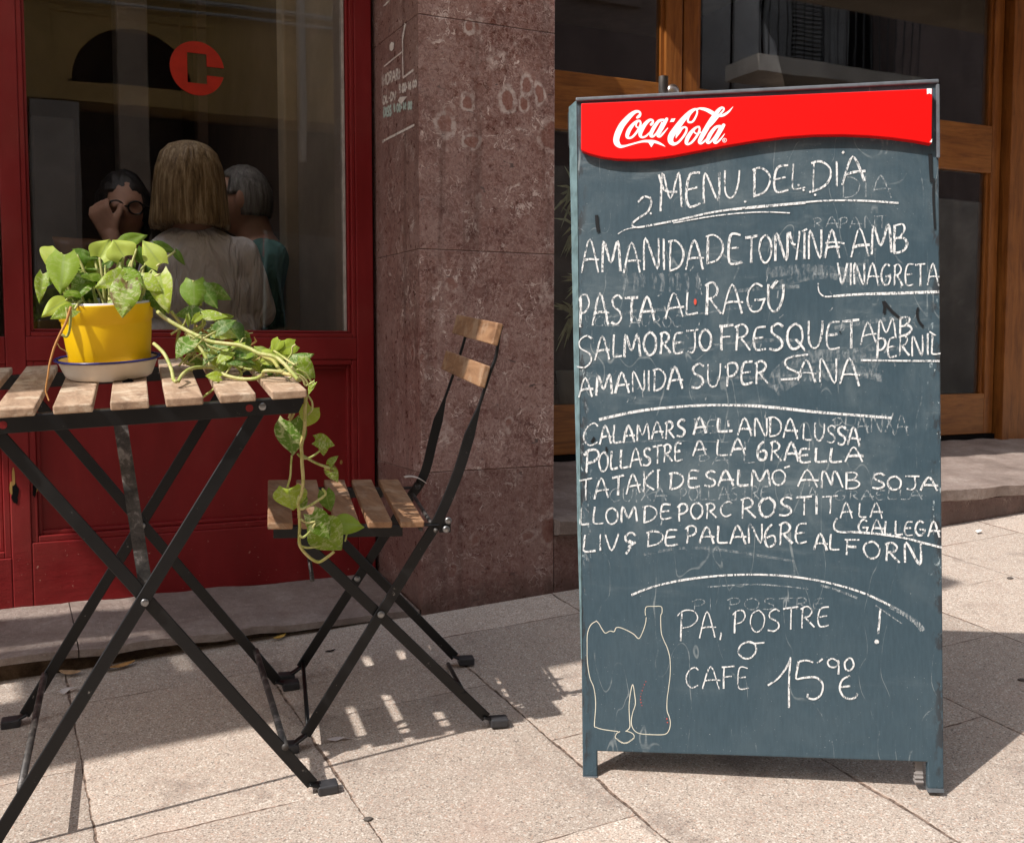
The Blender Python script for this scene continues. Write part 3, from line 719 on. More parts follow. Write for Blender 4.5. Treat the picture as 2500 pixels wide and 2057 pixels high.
# front pair, back pair (they splay a little towards the street / the wall)
FRf, FLf = tfoot(.258, -.285), tfoot(-.262, -.285); BRf, BLf = tfoot(.258, .185), tfoot(-.262, .205)
for (yt, R1, L1, o) in ((-.2455, FRf, FLf, -1), (.238, BRf, BLf, 1)):
    leg(t_, TP(-.205, yt + .0055, -.026), TP(*R1) + TY * .003, TY, TN, TX)
    leg(t_, TP(.204, yt + .0, -.026), TP(*L1) - TY * .003, TY, TN, -TX)
    bm = NB(); c = TP(0, yt * .92 + (R1.y) * .08, 0); 
    yb = yt + (R1.y - yt) * .44
    disc_bolt(bm, TP(-.0015, yb - .0055, -.330), -TY, .0065, .003); obj('bolt', bm, M_CHROME, t_, smooth=True)
for sx, a, b in ((1, FRf, BRf), (-1, FLf, BLf)):             # spreader rods near the feet
    bm = NB(); p0 = TP(a.x * .80, a.y * .97, a.z * .815 ) ; 
    k = .80
    A = TP(a.x * k, -.245 + (a.y + .245) * .9, -.026 + (a.z + .026) * .86 ); B = TP(b.x * k, .238 + (b.y - .238) * .9, -.026 + (b.z + .026) * .86)
    tube(bm, [A, B], .0062, 10, sub=1)
    obj('spreader_rod', bm, M_ZINC, t_, smooth=True)
bm = NB(); bar(bm, TP(-.02, -.175, -.02), TP(.002, -.238, -.322), TX, .0215, .005); obj('stay', bm, M_ZINC, t_)

# ================================================================ folding chair
CXv, CYv, CNv = V((.97331, -.2283, -.02334)), V((.22936, .97106, .06657)), V((.00746, -.07015, .99751))
CO = V((.62467, 2.0738, .64047))
def CP(x, y, z): return CO + CXv * x + CYv * y + CNv * z
def cfr(p): return CP(p.x, p.y, p.z)
def clocal(p): p = V(p) - CO; return V((p.dot(CXv), p.dot(CYv), p.dot(CNv)))
def onC(u, v, y): return hit(u, v, CP(0, y, 0), CYv)
YN, YF = -.172, .158
t_ = empty('bistro_chair', CP(.06, 0, -.44), 'folding bistro chair with wooden slats and black steel frame before the pillar', 'chair')
bm = NB()
for i in range(5):
    x = (i - 2) * .0601
    box(bm, x - .0225, x + .0225, -.2085, .2085, -.0125, 0, cfr)
bevel_mod(obj('seat', bm, M_CSLAT, t_), .0028, 3)
for y in (-.185, .172):
    bm = NB(); box(bm, -.132, .105, y - .002, y + .002, -.034, -.013, cfr); box(bm, -.132, .175, y + .002, y + .02, -.0165, -.0130, cfr)
    bevel_mod(obj('seat_rail', bm, M_BLACK, t_), .001, 1)
NEAR = [(1226, 795), (1219, 817), (1211, 869), (1198, 905), (1182, 953), (1170, 990), (1158, 1026), (1146, 1063), (1127, 1127), (1108, 1180), (1083, 1240), (1059, 1288), (1020, 1350), (930, 1497), (735, 1812)]
FAR = [(1137, 818), (1130, 843), (1117, 885), (1104, 921), (1094, 950), (1086, 972), (1078, 1000), (1070, 1025), (1056, 1079), (1043, 1135), (1026, 1178), (1000, 1215), (942, 1303), (870, 1417), (733, 1640)]
feet = {}
for nm, P, y, o in (('near', NEAR, YN, -.005), ('far', FAR, YF, .005)):
    pts = [onC(u, v, y + o) for u, v in P]
    fl = G(722, 1842) if nm == 'near' else G(712, 1674)
    fl = onC(*((722, 1840) if nm == 'near' else (713, 1672)), y + o); fl.z = gz(fl.x, fl.y)
    pts[-1] = fl + (pts[-2] - fl).normalized() * .035
    low = [i for i in range(len(pts))]
    bm = NB()
    sub = cat(pts, 4); n = len(sub); sz = []
    for i in range(n):
        s = i / 4.0
        if s < 5: sz.append((.0055, .0075))
        elif s < 7: f = (s - 5) / 2; sz.append((.0055 + f * .0145, .0075 - f * .003))
        else: sz.append((.0205, .0045))
    sweep(bm, sub, sz, CYv)
    k = pts[-1]; toe = fl + (-CXv) * .012 + CNv * .008
    bar(bm, k, toe, CYv, .02, .0045, .004)
    lg = bevel_mod(obj('side_bar', bm, M_BLACK, t_), .001, 1)
    foot_cap(lg, toe + CXv * .006 - CNv * .008, -CXv, CNv, CYv)
    feet[nm] = fl
for y, o, P0, P1 in ((YN, .002, (757, 1338), (1200, 1782)), (YF, -.002, (815, 1300), (1122, 1622))):
    a = onC(*P0, y + o); b = onC(*P1, y + o); b.z = gz(b.x, b.y) + .004
    a = a + (a - b).normalized() * .02
    leg(t_, a, b, CYv, CNv, CXv, 'leg', .0205, .0045)
    bm = NB(); cb = onC(*((930, 1499) if y < 0 else (872, 1412)), y - (.009 if y < 0 else .0)); disc_bolt(bm, cb, -CYv, .007, .004); obj('bolt', bm, M_CHROME, t_, smooth=True)
def rod(P0, y0, P1, y1, r, mat=M_BLACK, name='cross_rod'):
    bm = NB(); tube(bm, [onC(*P0, y0), onC(*P1, y1)], r, 10, sub=1); return obj(name, bm, mat, t_, smooth=True)
rod((740, 1618), YF, (752, 1775), YN, .0045); rod((1094, 1620), YF, (1132, 1690), YN, .0045)
bm = NB(); tube(bm, [CP(.139, -.19, -.02), CP(.139, .185, -.02)], .004, 8, sub=1); tube(bm, [CP(.168, -.19, -.024), CP(.168, .185, -.024)], .004, 8, sub=1)
tube(bm, [CP(-.06, -.165, -.12), CP(-.06, .155, -.12)], .0045, 8, sub=1)
obj('cross_rod', bm, M_ZINC, t_, smooth=True)
bm = NB(); 
for p in (onC(1089, 1291, -.185), onC(1094, 1270, -.18)): disc_bolt(bm, p, -CYv, .007, .005)
obj('hinge_bolt', bm, M_CHROME, t_, smooth=True)
bm = NB(); q = onC(1081, 1283, -.176); bar(bm, q + CXv * .004 + CNv * .012, q + CXv * .004 - CNv * .012, CXv, .022, .006); obj('hinge_plate', bm, M_BLACK, t_)
# backrest: two boards bolted across the side bars
def board(cn, cf, half, th, ext):
    a = onC(*cn, YN); b = onC(*cf, YF); d = (b - a).normalized(); a = a - d * ext; b = b + d * ext
    tang = (onC(1219, 817, YN) - onC(1182, 953, YN)).normalized(); up = (tang - d * tang.dot(d)).normalized(); nn = d.cross(up).normalized()
    if nn.dot(CXv) > 0: nn = -nn
    fr = lambda q: a + d * q.x + up * q.z + nn * q.y
    bm = NB(); box(bm, 0, (b - a).length, .004, .0165, -half, half, fr)
    return bm
for cn, cf in (((1221, 818), (1131, 796)), ((1190, 920), (1104, 884))):
    bevel_mod(obj('backrest_board', board(cn, cf, .0212, .012, .02), M_CSLAT, t_), .0025, 3)

# ================================================================ saucer, pot and trailing plant
PC = V((-.034, .028, 0))                                     # pot axis on the table
def pfr(p): return TP(PC.x + p.x, PC.y + p.y, p.z + .0006)
t_ = empty('saucer', TP(PC.x, PC.y, 0), 'shallow cream enamel dish with blue rim under the yellow pot', 'saucer')
bm = NB(); lathe(bm, [(0, 0), (.066, 0), (.073, .004), (.0775, .014), (.0835, .030), (.086, .0345), (.0835, .0345), (.081, .030), (.075, .014), (.070, .006), (0, .005)], pfr, 64)
obj('dish', bm, M_ENAM, t_, smooth=True)
bm = NB()
ring = [(.0845, .0335), (.0905, .0335), (.0915, .0355), (.0905, .0375), (.084, .0365)]
lathe(bm, ring + ring[:1], pfr, 64); obj('rim', bm, M_BLUE, t_, smooth=True)
bm = NB()
for (u, v, a, b) in ((311, 930, 15, 5.5), (316, 926, 7, 4)):
    p = hit(u, v, pfr(V((0, -.0755, .01))), TY)
    s_ = (p - EYE).length / FPX
    n_ = (p - pfr(V((0, 0, .01)))).normalized()
    vs = [bm.verts.new(p - TY * .004 + TX * a * s_ * math.cos(q) * rnd.uniform(.7, 1.1) + TN * b * s_ * math.sin(q) * rnd.uniform(.6, 1.2)) for q in [k * math.pi / 7 for k in range(14)]]
    bm.faces.new(vs)
obj('enamel_chip', bm, M_DARK, t_)
# pot
PL = empty('potted_plant', TP(PC.x, PC.y, .006), 'trailing variegated vine in a bright yellow plastic pot on the table', 'potted plant')
def qfr(p): return TP(PC.x + .003 + p.x, PC.y + p.y, p.z + .0066)
bm = NB(); ZT = .128
lathe(bm, [(0, .0), (.066, 0), (.0675, .002), (.0762, ZT - .036), (.0764, ZT - .031), (.0788, ZT - .029), (.081, ZT - .002), (.0815, ZT), (.079, ZT), (.0775, ZT - .012), (.074, ZT - .02), (0, ZT - .021)], qfr, 72, [0] * 9 + [1] * 2)
obj('pot', bm, [M_YEL, M_SOIL], PL, smooth=True)
bm = NB(); lathe(bm, [(.0792, ZT - .002), (.0796, ZT + .0035), (.0755, ZT + .0035), (.0735, ZT - .012), (.0752, ZT - .012), (.0752, ZT - .002), (.0792, ZT - .002)], qfr, 64)
obj('pot_liner', bm, plain('pale_liner', (.62, .58, .62), .4), PL, smooth=True)
# leaves
LV = []; LUV = []; LT = []; LF = []
def add_leaf(B, T, wid, face, tint, var, brown=0.0, curl=.25, fold=.35, twist=0.0):
    B, T = V(B), V(T); ax = T - B; L = ax.length; ax.normalize()
    nn = V(face); nn = (nn - ax * nn.dot(ax)).normalized()
    if twist: nn = Matrix.Rotation(twist, 3, ax) @ nn
    sd = ax.cross(nn); rs = rnd.random(); base = len(LV); NU, NVv = 12, 6
    for i in range(NU + 1):
        s = i / NU
        hw = (.5 * (math.sin(math.pi * min(1, s * 1.02) ** .62) ** .8) * (1 - .12 * s)) if s < 1 else 0.0
        hw *= wid
        for j in range(-NVv // 2, NVv // 2 + 1):
            q = j / (NVv / 2)
            back = -.13 * L * (abs(q) ** 1.5) * (1 - s) ** 5       # heart lobes behind the stalk
            a = s * L + back + (-.04 * L * abs(q) ** 2 * (1 - s))
            lat = q * hw if s > 0 else q * wid * .27
            up = fold * abs(lat) * (1 - .3 * s) - curl * L * (s - .25) ** 2 - .22 * wid * (abs(q) ** 3) * .35 + .02 * wid * math.sin(7 * s + 4 * q + rs * 9)
            LV.append(B + ax * a + sd * lat + nn * up)
            LT.append((tint, var, rs)); LUV.append((s * 1.0, lat / max(L, 1e-4), brown))
    W_ = NVv + 1
    for i in range(NU):
        for j in range(NVv): 
            a = base + i * W_ + j; LF.append((a, a + 1, a + W_ + 1, a + W_))
SV = []; 
VB = NB(); vtl = VB.verts.layers.float_color.new('tint')
def vine(pts, r, org=0.0, r1=None, seg=8, sub=5):
    k = len(VB.verts); tube(VB, pts, r, seg, r1, sub); VB.verts.ensure_lookup_table()
    for i in range(k, len(VB.verts)): VB.verts[i][vtl] = (org, 0, 0, 1)
def at(u, v, yl): return hit(u, v, TP(0, yl, 0), TY)
POTY = PC.y
SOIL = lambda dx, dy: qfr(V((dx, dy, ZT - .021)))
# origin and scale of the enlarged views used to place each leaf
ZM = {'a': (60, 550, .144), 'b': (220, 550, .144), 'c': (380, 640, .1267), 'd': (400, 740, .18957), 'e': (640, 920, .2764)}
def zp(z, x, y): o = ZM[z]; return o[0] + x * o[2], o[1] + y * o[2]
LEAVES = [  # view, base, tip, width, local depth of base and tip, tint, variegation, options
 ('a', 610, 465, 415, 735, 470, .05, .04, .8, .1, dict(fold=-.15, curl=.15)),
 ('a', 670, 500, 600, 1135, 390, -.01, -.05, .55, .15, dict(fold=.25, curl=.1)),
 ('a', 1270, 545, 1450, 235, 330, .02, .03, .82, .1, dict(fold=.5, curl=-.05)),
 ('a', 505, 890, 300, 830, 150, .0, .0, .5, .6, dict(curl=.5)),
 ('a', 320, 830, 230, 1290, 165, .0, -.02, .55, .7, dict(fold=.5, curl=.3)),
 ('a', 700, 1275, 300, 1495, 240, -.05, -.08, .78, .05, dict(fold=.2, curl=.3)),
 ('a', 850, 1420, 440, 1555, 190, -.075, -.09, .5, .55, dict(fold=.3, curl=.35)),
 ('a', 1060, 885, 835, 1250, 270, -.01, -.05, .4, .75, dict(fold=.5, curl=.2)),
 ('a', 925, 1090, 1215, 1190, 230, .0, -.01, .12, .1, dict(curl=.6, fold=-.3)),
 ('a', 1190, 590, 1080, 1010, 190, .05, .06, .62, .3, dict(fold=.2)),
 ('a', 890, 500, 930, 795, 250, .03, .03, .3, .1, dict(fold=.4)),
 ('a', 850, 470, 1260, 570, 150, .05, .04, .3, .2, dict(fold=.3)),
 ('a', 1390, 380, 1350, 630, 170, .07, .06, .15, .1, dict(fold=.3)),
 ('b', 575, 530, 385, 240, 400, .0, .01, .85, .05, dict(fold=.45, curl=-.05)),
 ('b', 540, 300, 975, 150, 200, .07, .08, .45, .1, dict(fold=.3, curl=.1)),
 ('b', 1185, 650, 880, 240, 300, .0, .02, .8, .1, dict(fold=.3, curl=.15)),
 ('b', 1090, 330, 1470, 440, 150, .08, .08, .3, .1, dict(fold=.2, curl=.3)),
 ('b', 1440, 440, 1600, 670, 100, .08, .07, .22, .1, dict(fold=.6, curl=.4, brown=.9)),
 ('b', 600, 880, 120, 985, 270, -.05, -.08, .68, .75, dict(fold=.25, curl=.45)),
 ('b', 570, 760, 420, 1100, 230, -.03, -.06, .6, .8, dict(fold=.3, curl=.1)),
 ('b', 630, 950, 530, 1545, 390, -.075, -.105, .5, .75, dict(fold=.25, curl=.12, brown=1.0)),
 ('b', 860, 890, 1225, 1090, 240, -.04, -.06, .72, .75, dict(fold=.2, curl=.25)),
 ('b', 1190, 830, 1285, 1480, 330, -.04, -.07, .74, .8, dict(fold=.4, curl=.15)),
 ('b', 1060, 1100, 1260, 1520, 250, -.02, -.04, .15, .3, dict(fold=.3)),
 ('b', 790, 400, 900, 690, 160, .04, .04, .2, .1, dict(fold=.5, curl=.2)),
 ('b', 940, 660, 1110, 800, 200, .06, .05, .06, .05, dict(curl=.6, fold=-.3)),
 ('b', 480, 620, 370, 400, 120, .03, .03, .35, .6, dict(fold=.4)),
 ('b', 330, 1280, 470, 1310, 90, -.07, -.08, .5, .8, dict()),
 ('b', 700, 600, 690, 800, 120, .05, .05, .25, .3, dict()),
 ('b', 330, 950, 380, 1240, 130, .02, .01, .25, .1, dict(fold=.3)),
 ('b', 250, 680, 420, 560, 130, .05, .05, .2, .3, dict()),
 ('b', 480, 730, 660, 790, 130, .01, .0, .35, .6, dict()),
 ('a', 1000, 760, 1230, 740, 120, .06, .06, .2, .5, dict()),
 ('c', 735, 350, 740, 900, 430, .02, .0, .42, .2, dict(fold=-.2, curl=.1)),
 ('c', 900, 470, 1195, 895, 250, .02, .0, .22, .2, dict(fold=.3, curl=.1)),
 ('c', 1010, 500, 1475, 715, 240, .02, .02, .3, .35, dict(fold=.3, curl=.15)),
 ('c', 900, 1010, 1415, 1030, 200, -.02, -.03, .62, .9, dict(fold=.15, curl=.15)),
 ('c', 865, 985, 400, 960, 270, -.01, -.02, .3, .6, dict(fold=.1, curl=.45)),
 ('c', 860, 1015, 680, 1185, 120, -.03, -.04, .7, .3, dict(fold=.4)),
 ('c', 1440, 1230, 1660, 1590, 310, .06, .04, .1, .2, dict(fold=-.2, curl=.2)),
 ('c', 1640, 1370, 1830, 1580, 190, .07, .06, .5, .2, dict(fold=.2)),
 ('c', 1215, 1080, 1525, 1040, 130, .02, .02, .6, .1, dict(fold=.3)),
 ('c', 700, 1600, 520, 1735, 150, -.01, -.02, .35, .6, dict(fold=.3)),
 ('c', 610, 1010, 640, 1270, 70, -.04, -.04, .5, .8, dict(fold=.9)),
 ('c', 1040, 1340, 1130, 1300, 90, .03, .03, .3, .2, dict(fold=.3)),
 ('d', 370, 560, 245, 645, 90, -.02, -.03, .3, .5, dict(fold=.3)),
 ('d', 670, 800, 890, 690, 200, -.06, -.07, .55, .3, dict(fold=.1, curl=.35)),
 ('d', 1120, 660, 990, 800, 160, .0, -.01, .45, .7, dict(fold=.3)),
 ('d', 1210, 720, 1320, 850, 160, -.02, -.03, .5, .95, dict(fold=.3)),
 ('d', 730, 950, 535, 925, 110, -.13, -.13, .68, .3, dict(fold=.3)),
 ('d', 1490, 475, 1395, 630, 130, -.08, -.09, .72, .1, dict(fold=.2, curl=.3)),
 ('d', 1690, 530, 1450, 625, 170, -.08, -.09, .68, .15, dict(fold=.15, curl=.35)),
 ('d', 1710, 770, 1945, 970, 240, -.14, -.15, .5, .5, dict(fold=.2, curl=.2)),
 ('d', 400, 720, 520, 830, 110, .04, .03, .4, .4, dict()),
 ('d', 480, 480, 560, 590, 90, .05, .04, .25, .2, dict()),
 ('d', 610, 600, 720, 690, 120, .05, .04, .35, .5, dict()),
 ('d', 1050, 480, 1110, 560, 110, .06, .05, .3, .2, dict()),
 ('d', 860, 560, 760, 600, 80, .04, .04, .45, .5, dict()),
 ('d', 350, 700, 420, 790, 90, .06, .05, .2, .3, dict()),
 ('d', 740, 690, 840, 900, 110, .02, .02, .4, .5, dict(fold=.4)),
 ('d', 600, 480, 720, 540, 80, .05, .05, .3, .2, dict()),
 ('e', 240, 390, 262, 695, 245, -.2, -.205, .28, .75, dict(fold=.12, curl=.12)),
 ('e', 440, 270, 360, 440, 170, -.16, -.16, .75, .3, dict(fold=.2)),
 ('e', 470, 560, 650, 597, 110, -.18, -.18, .55, .8, dict(fold=.5)),
 ('e', 540, 600, 543, 695, 70, -.18, -.185, .55, .8, dict(fold=.5)),
 ('e', 590, 775, 665, 690, 60, -.17, -.17, .5, .6, dict(fold=.5)),
 ('e', 590, 785, 665, 938, 95, -.17, -.175, .5, .8, dict(fold=.4, brown=.6)),
 ('e', 235, 985, 265, 1185, 245, -.2, -.205, .66, .5, dict(fold=.1, curl=.25)),
 ('e', 345, 1050, 372, 1180, 80, -.205, -.205, .4, .6, dict(fold=.2)),
 ('e', 555, 1010, 605, 1195, 120, -.19, -.195, .3, .2, dict(fold=.3)),
 ('e', 500, 1310, 700, 1530, 270, -.2, -.22, .5, .55, dict(fold=.25, curl=.2)),
 ('e', 440, 1210, 605, 1435, 170, -.215, -.23, .38, .8, dict(fold=.4, curl=.15)),
 ('e', 660, 1290, 905, 1310, 165, -.19, -.2, .52, .05, dict(fold=.15, curl=.2)),
 ('e', 465, 50, 395, 155, 55, -.15, -.15, .6, .7, dict(fold=.6)),
]
for (z, bx, by, tx_, ty_, wd, yb, yt, ti, va, kw) in LEAVES:
    B = at(*zp(z, bx, by), yb + POTY * (z in 'ab')); T = at(*zp(z, tx_, ty_), yt + POTY * (z in 'ab'))
    s_ = (B - EYE).length / FPX * ZM[z][2]
    view = (EYE - B).normalized()
    face = view + V((-.25, 0, .45)) + V((rnd.uniform(-.25, .25), 0, rnd.uniform(-.2, .2)))
    add_leaf(B, T, wd * s_ * 1.3, face, ti, va, kw.get('brown', 0), kw.get('curl', .25), kw.get('fold', .3), rnd.uniform(-.2, .2))
    if z in 'ab':                                            # leaf stalk down into the pot
        u, v = zp(z, bx, by); q = clamp_dx = max(-.05, min(.05, (B - TP(PC.x, PC.y, 0)).dot(TX) * .55))
        dy = max(-.05, min(.045, (B - TP(PC.x, PC.y, 0)).dot(TY) * .6))
        e = SOIL(q, dy); mid = B.lerp(e, .5) + TN * .02
        vine([B, mid, e], .0021, 0, .003, 7)
    elif z in 'cd':
        mid = B + V((rnd.uniform(-.01, .01), .01, -.018)); e = B + V((rnd.uniform(-.03, .0), .015, -.035)); vine([B, mid, e], .0017, 0, .0019, 6, 4)
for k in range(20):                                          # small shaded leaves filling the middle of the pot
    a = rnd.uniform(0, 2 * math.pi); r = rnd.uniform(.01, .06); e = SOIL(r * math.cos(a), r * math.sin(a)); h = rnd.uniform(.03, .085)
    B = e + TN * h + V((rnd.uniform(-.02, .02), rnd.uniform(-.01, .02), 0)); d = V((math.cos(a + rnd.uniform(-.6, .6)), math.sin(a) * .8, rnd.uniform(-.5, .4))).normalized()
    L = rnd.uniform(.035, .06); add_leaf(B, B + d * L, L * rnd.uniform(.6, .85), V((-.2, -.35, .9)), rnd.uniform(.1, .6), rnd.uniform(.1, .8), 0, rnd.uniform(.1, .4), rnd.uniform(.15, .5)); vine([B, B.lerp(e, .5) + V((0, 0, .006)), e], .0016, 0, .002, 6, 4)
for k in range(46):                                          # leaves caught in the tangle lying on the table
    f = rnd.random(); u = 470 + 240 * f + rnd.uniform(-14, 14); v = 790 + 95 * f + rnd.uniform(-10, 62) * (1 - .45 * f); yl = rnd.uniform(-.11, .07)
    B = at(u, min(v, 915), yl); a = rnd.uniform(-2.6, 1.0); d = (TX * math.cos(a) + TN * math.sin(a) * .8 + TY * rnd.uniform(-.6, .2)).normalized()
    if (B - TO).dot(TN) < .012: B = B + TN * (.014 - (B - TO).dot(TN))
    L = rnd.uniform(.022, .048); add_leaf(B, B + d * L, L * rnd.uniform(.6, .85), (EYE - B).normalized() + V((-.3, 0, .6)), rnd.choice((.15, .3, .5, .65, .8)), rnd.uniform(.2, .9), 0, rnd.uniform(.1, .4), rnd.uniform(.1, .4))
    e = B - d * .03 + V((rnd.uniform(-.02, .02), .01, -.012)); vine([B, B.lerp(e, .5) + TN * .004, e], .0012, 0, .0014, 6, 4)
def vz(z, pts, yl, r, org=0.0, r1=None):
    n = len(pts); ys = yl if isinstance(yl, (list, tuple)) else [yl] * n
    vine([at(*zp(z, x, y), ys[min(i, len(ys) - 1)]) for i, (x, y) in enumerate(pts)], r, org, r1)
def ly(a, b, n): return [a + (b - a) * i / (n - 1) for i in range(n)]
vz('d', [(-80, 110), (0, 180), (160, 280), (320, 365), (460, 430), (610, 495), (790, 520), (970, 540), (1110, 590), (1240, 650), (1430, 690), (1540, 770), (1630, 870), (1730, 985)], ly(-.03, -.2, 14), .0036)
vz('d', [(330, 390), (430, 520), (520, 650), (610, 810), (720, 890), (830, 940), (1000, 975), (1180, 970), (1270, 920), (1310, 870), (1560, 890)], ly(-.05, -.17, 11), .0033)
vz('d', [(185, 1010), (230, 930), (310, 860), (400, 830), (520, 822), (650, 825)], ly(-.16, -.1, 6), .0031)
vz('d', [(-130, 520), (-60, 580), (10, 660), (70, 780), (105, 880), (125, 985), (160, 1010)], ly(-.085, -.17, 7), .0031)
vz('d', [(400, 290), (490, 340), (580, 390), (830, 470), (940, 530), (1040, 600), (1200, 640)], ly(.02, -.04, 7), .0026, .9)
vz('d', [(205, 350), (180, 430), (165, 560), (195, 650), (300, 780), (395, 785)], .03, .0028)
vz('d', [(90, 100), (160, 190), (240, 290), (320, 360)], 0, .0032)
vz('d', [(390, 430), (500, 500), (590, 560), (820, 620), (960, 630), (1110, 615)], ly(-.04, -.06, 6), .0026)
vz('d', [(1110, 610), (1240, 670), (1320, 700), (1410, 740), (1480, 840), (1540, 900), (1670, 925)], ly(-.06, -.19, 7), .0034, .15)
vz('d', [(1420, 615), (1500, 665), (1600, 740), (1690, 795)], ly(-.09, -.15, 4), .0019)
vz('d', [(1690, 540), (1655, 570), (1650, 640), (1600, 720), (1580, 800)], -.12, .0017)
vz('d', [(1640, 820), (1690, 900), (1750, 1010)], -.17, .0034); vz('d', [(1710, 850), (1820, 900), (1880, 980), (1900, 1020)], -.16, .0018)
vz('d', [(1650, 900), (1760, 930), (1830, 990), (1860, 1050)], -.18, .0018); vz('d', [(1740, 940), (1800, 1000), (1830, 1060), (1930, 1010)], -.18, .002)
vz('d', [(900, 790), (980, 860), (1000, 920), (960, 960)], -.1, .0022); vz('d', [(905, 680), (895, 750), (840, 850), (800, 910)], -.1, .0018)
vz('d', [(690, 740), (820, 760), (940, 800), (1080, 850), (1230, 850)], ly(-.04, -.08, 5), .0024); vz('d', [(690, 810), (830, 800), (1000, 810)], -.06, .0026)
vz('d', [(990, 850), (1120, 760), (1240, 700), (1230, 660)], -.1, .0011, .5)
vz('d', [(510, 170), (530, 230), (510, 280), (470, 305)], -.02, .0018); vz('d', [(640, 180), (670, 260), (690, 350), (700, 440)], .02, .002); vz('d', [(715, 260), (695, 330), (690, 400)], .02, .0014)
vz('d', [(350, 610), (440, 690), (540, 760)], .03, .002); vz('d', [(410, 220), (400, 300), (380, 380)], 0, .0022)
for k in range(4): vz('d', [(1120, 545), (1140 + k * 12, 515), (1175 + k * 8, 490), (1165 + k * 10, 435 + k * 16)], -.05, .0005, .7)
vz('d', [(1110, 625), (1125, 680), (1160, 720)], -.08, .0007)
# stalks hanging off the table corner
H = -.215
vz('e', [(370, 140), (385, 175), (378, 300), (375, 450), (347, 600), (350, 680), (352, 760), (362, 920), (345, 1040), (318, 1110), (325, 1180), (332, 1300), (328, 1400), (335, 1490), (400, 1575), (490, 1632), (560, 1600), (637, 1540)], H, .0034, .18, .0026)
vz('e', [(310, 175), (270, 220), (258, 290), (235, 365)], H + .015, .0022, .15); vz('e', [(325, 178), (290, 240), (280, 320), (245, 385)], H + .015, .0024, .3)
vz('e', [(345, 165), (342, 220), (330, 260)], H, .0022, .2); vz('e', [(405, 165), (440, 220), (440, 290), (400, 335)], H + .02, .0018)
vz('e', [(262, 690), (254, 780), (248, 880), (222, 975)], H, .0018); vz('e', [(312, 675), (345, 710), (400, 718), (460, 690), (512, 648)], H + .01, .0019)
vz('e', [(355, 690), (430, 735), (500, 770), (600, 805)], H + .02, .0022); vz('e', [(330, 1045), (308, 1110), (340, 1165), (400, 1145), (470, 1105), (560, 1035), (530, 985)], H, .0023)
vz('e', [(340, 1255), (400, 1285), (470, 1275)], H - .01, .0019); vz('e', [(470, 1290), (410, 1375), (360, 1415), (330, 1395)], H - .01, .0022)
vz('e', [(340, 1490), (390, 1505), (450, 1502), (515, 1488)], H, .002); vz('e', [(748, 1385), (732, 1450)], H + .01, .0016)
# dry rootlet on the pot's left
ZM['f'] = (80, 720, .2825)
vz('f', [(330, 100), (290, 230), (240, 330), (190, 440), (165, 520), (145, 600), (130, 700), (112, 820), (128, 880), (140, 915)], ly(-.08, -.12, 10), .0023, .9, .0012)
vz('f', [(330, 130), (318, 300), (290, 360), (250, 340)], -.075, .0022); vz('f', [(215, 420), (240, 460), (290, 490), (305, 545)], -.085, .0008, .6)
vz('f', [(290, 110), (300, 200), (260, 300)], -.08, .002)
obj('vines', VB, M_VINE, PL, smooth=True)
me = bpy.data.meshes.new('foliage'); me.from_pydata(LV, [], LF)
for nm, src in (('tint', LT), ('luv', LUV)):
    a = me.attributes.new(nm, 'FLOAT_VECTOR', 'POINT'); a.data.foreach_set('vector', [c for q in src for c in q])
for p in me.polygons: p.use_smooth = True
me.materials.append(M_LEAF)
fo = bpy.data.objects.new('foliage', me); COL.objects.link(fo); fo.parent = PL; fo.matrix_parent_inverse = Matrix.Translation(PL.location).inverted()

# ================================================================ menu board
BA, BLN, BRO = -.59185, .06234, .0
bx_ = V((math.cos(BA), math.sin(BA), 0)); bn_ = V((math.sin(BA), -math.cos(BA), 0))
bu_ = V((0, 0, 1)) * math.cos(BLN) - bn_ * math.sin(BLN)
bx2 = bx_ * math.cos(.0192) + bu_ * math.sin(.0192); bu2 = bu_ * math.cos(.0192) - bx_ * math.sin(.0192)
bn2 = bx2.cross(bu2)                                         # towards the street
BO = V((.931, 1.619, .1785)); BW, BH = .62, 1.21
BMX = Matrix(((bx2.x, -bn2.x, bu2.x, BO.x), (bx2.y, -bn2.y, bu2.y, BO.y), (bx2.z, -bn2.z, bu2.z, BO.z), (0, 0, 0, 1)))
BINV = BMX.inverted()
MB_ = empty('menu_board', BO, 'tall slate blue pavement board with chalked menu under a red drink sign', 'menu board')
MB_.matrix_world = BMX
def lobj(name, bm, mat, parent=None, smooth=False):          # mesh in board coordinates (x across, -y to the street, z up)
    o = obj(name, bm, mat, None, smooth); o.parent = parent or MB_; return o
def bp(u, v, off=0.0):                                       # photo pixel -> board coordinates, off = height above the face
    p = BINV @ hit(u, v, BO + bn2 * off, bn2); return V((p.x, -off, p.z))
bm = NB()
LW, NH = .0262, .0455
pts = [(0, 0), (LW, 0), (LW, NH), (.5935, NH), (.5935, 0), (BW, 0), (BW, BH), (0, BH)]
a = [bm.verts.new((x, 0, z)) for x, z in pts]; b = [bm.verts.new((x, .016, z)) for x, z in pts]
for q in ((0, 1, 2, 7), (2, 3, 6, 7), (3, 4, 5, 6)):
    bm.faces.new([a[i] for i in q]); bm.faces.new([b[i] for i in q][::-1])
for i in range(8): bm.faces.new((a[i], b[i], b[(i + 1) % 8], a[(i + 1) % 8]))
bmesh.ops.recalc_face_normals(bm, faces=bm.faces)
pn = bevel_mod(lobj('front_panel', bm, M_SLATE), .0022, 2)
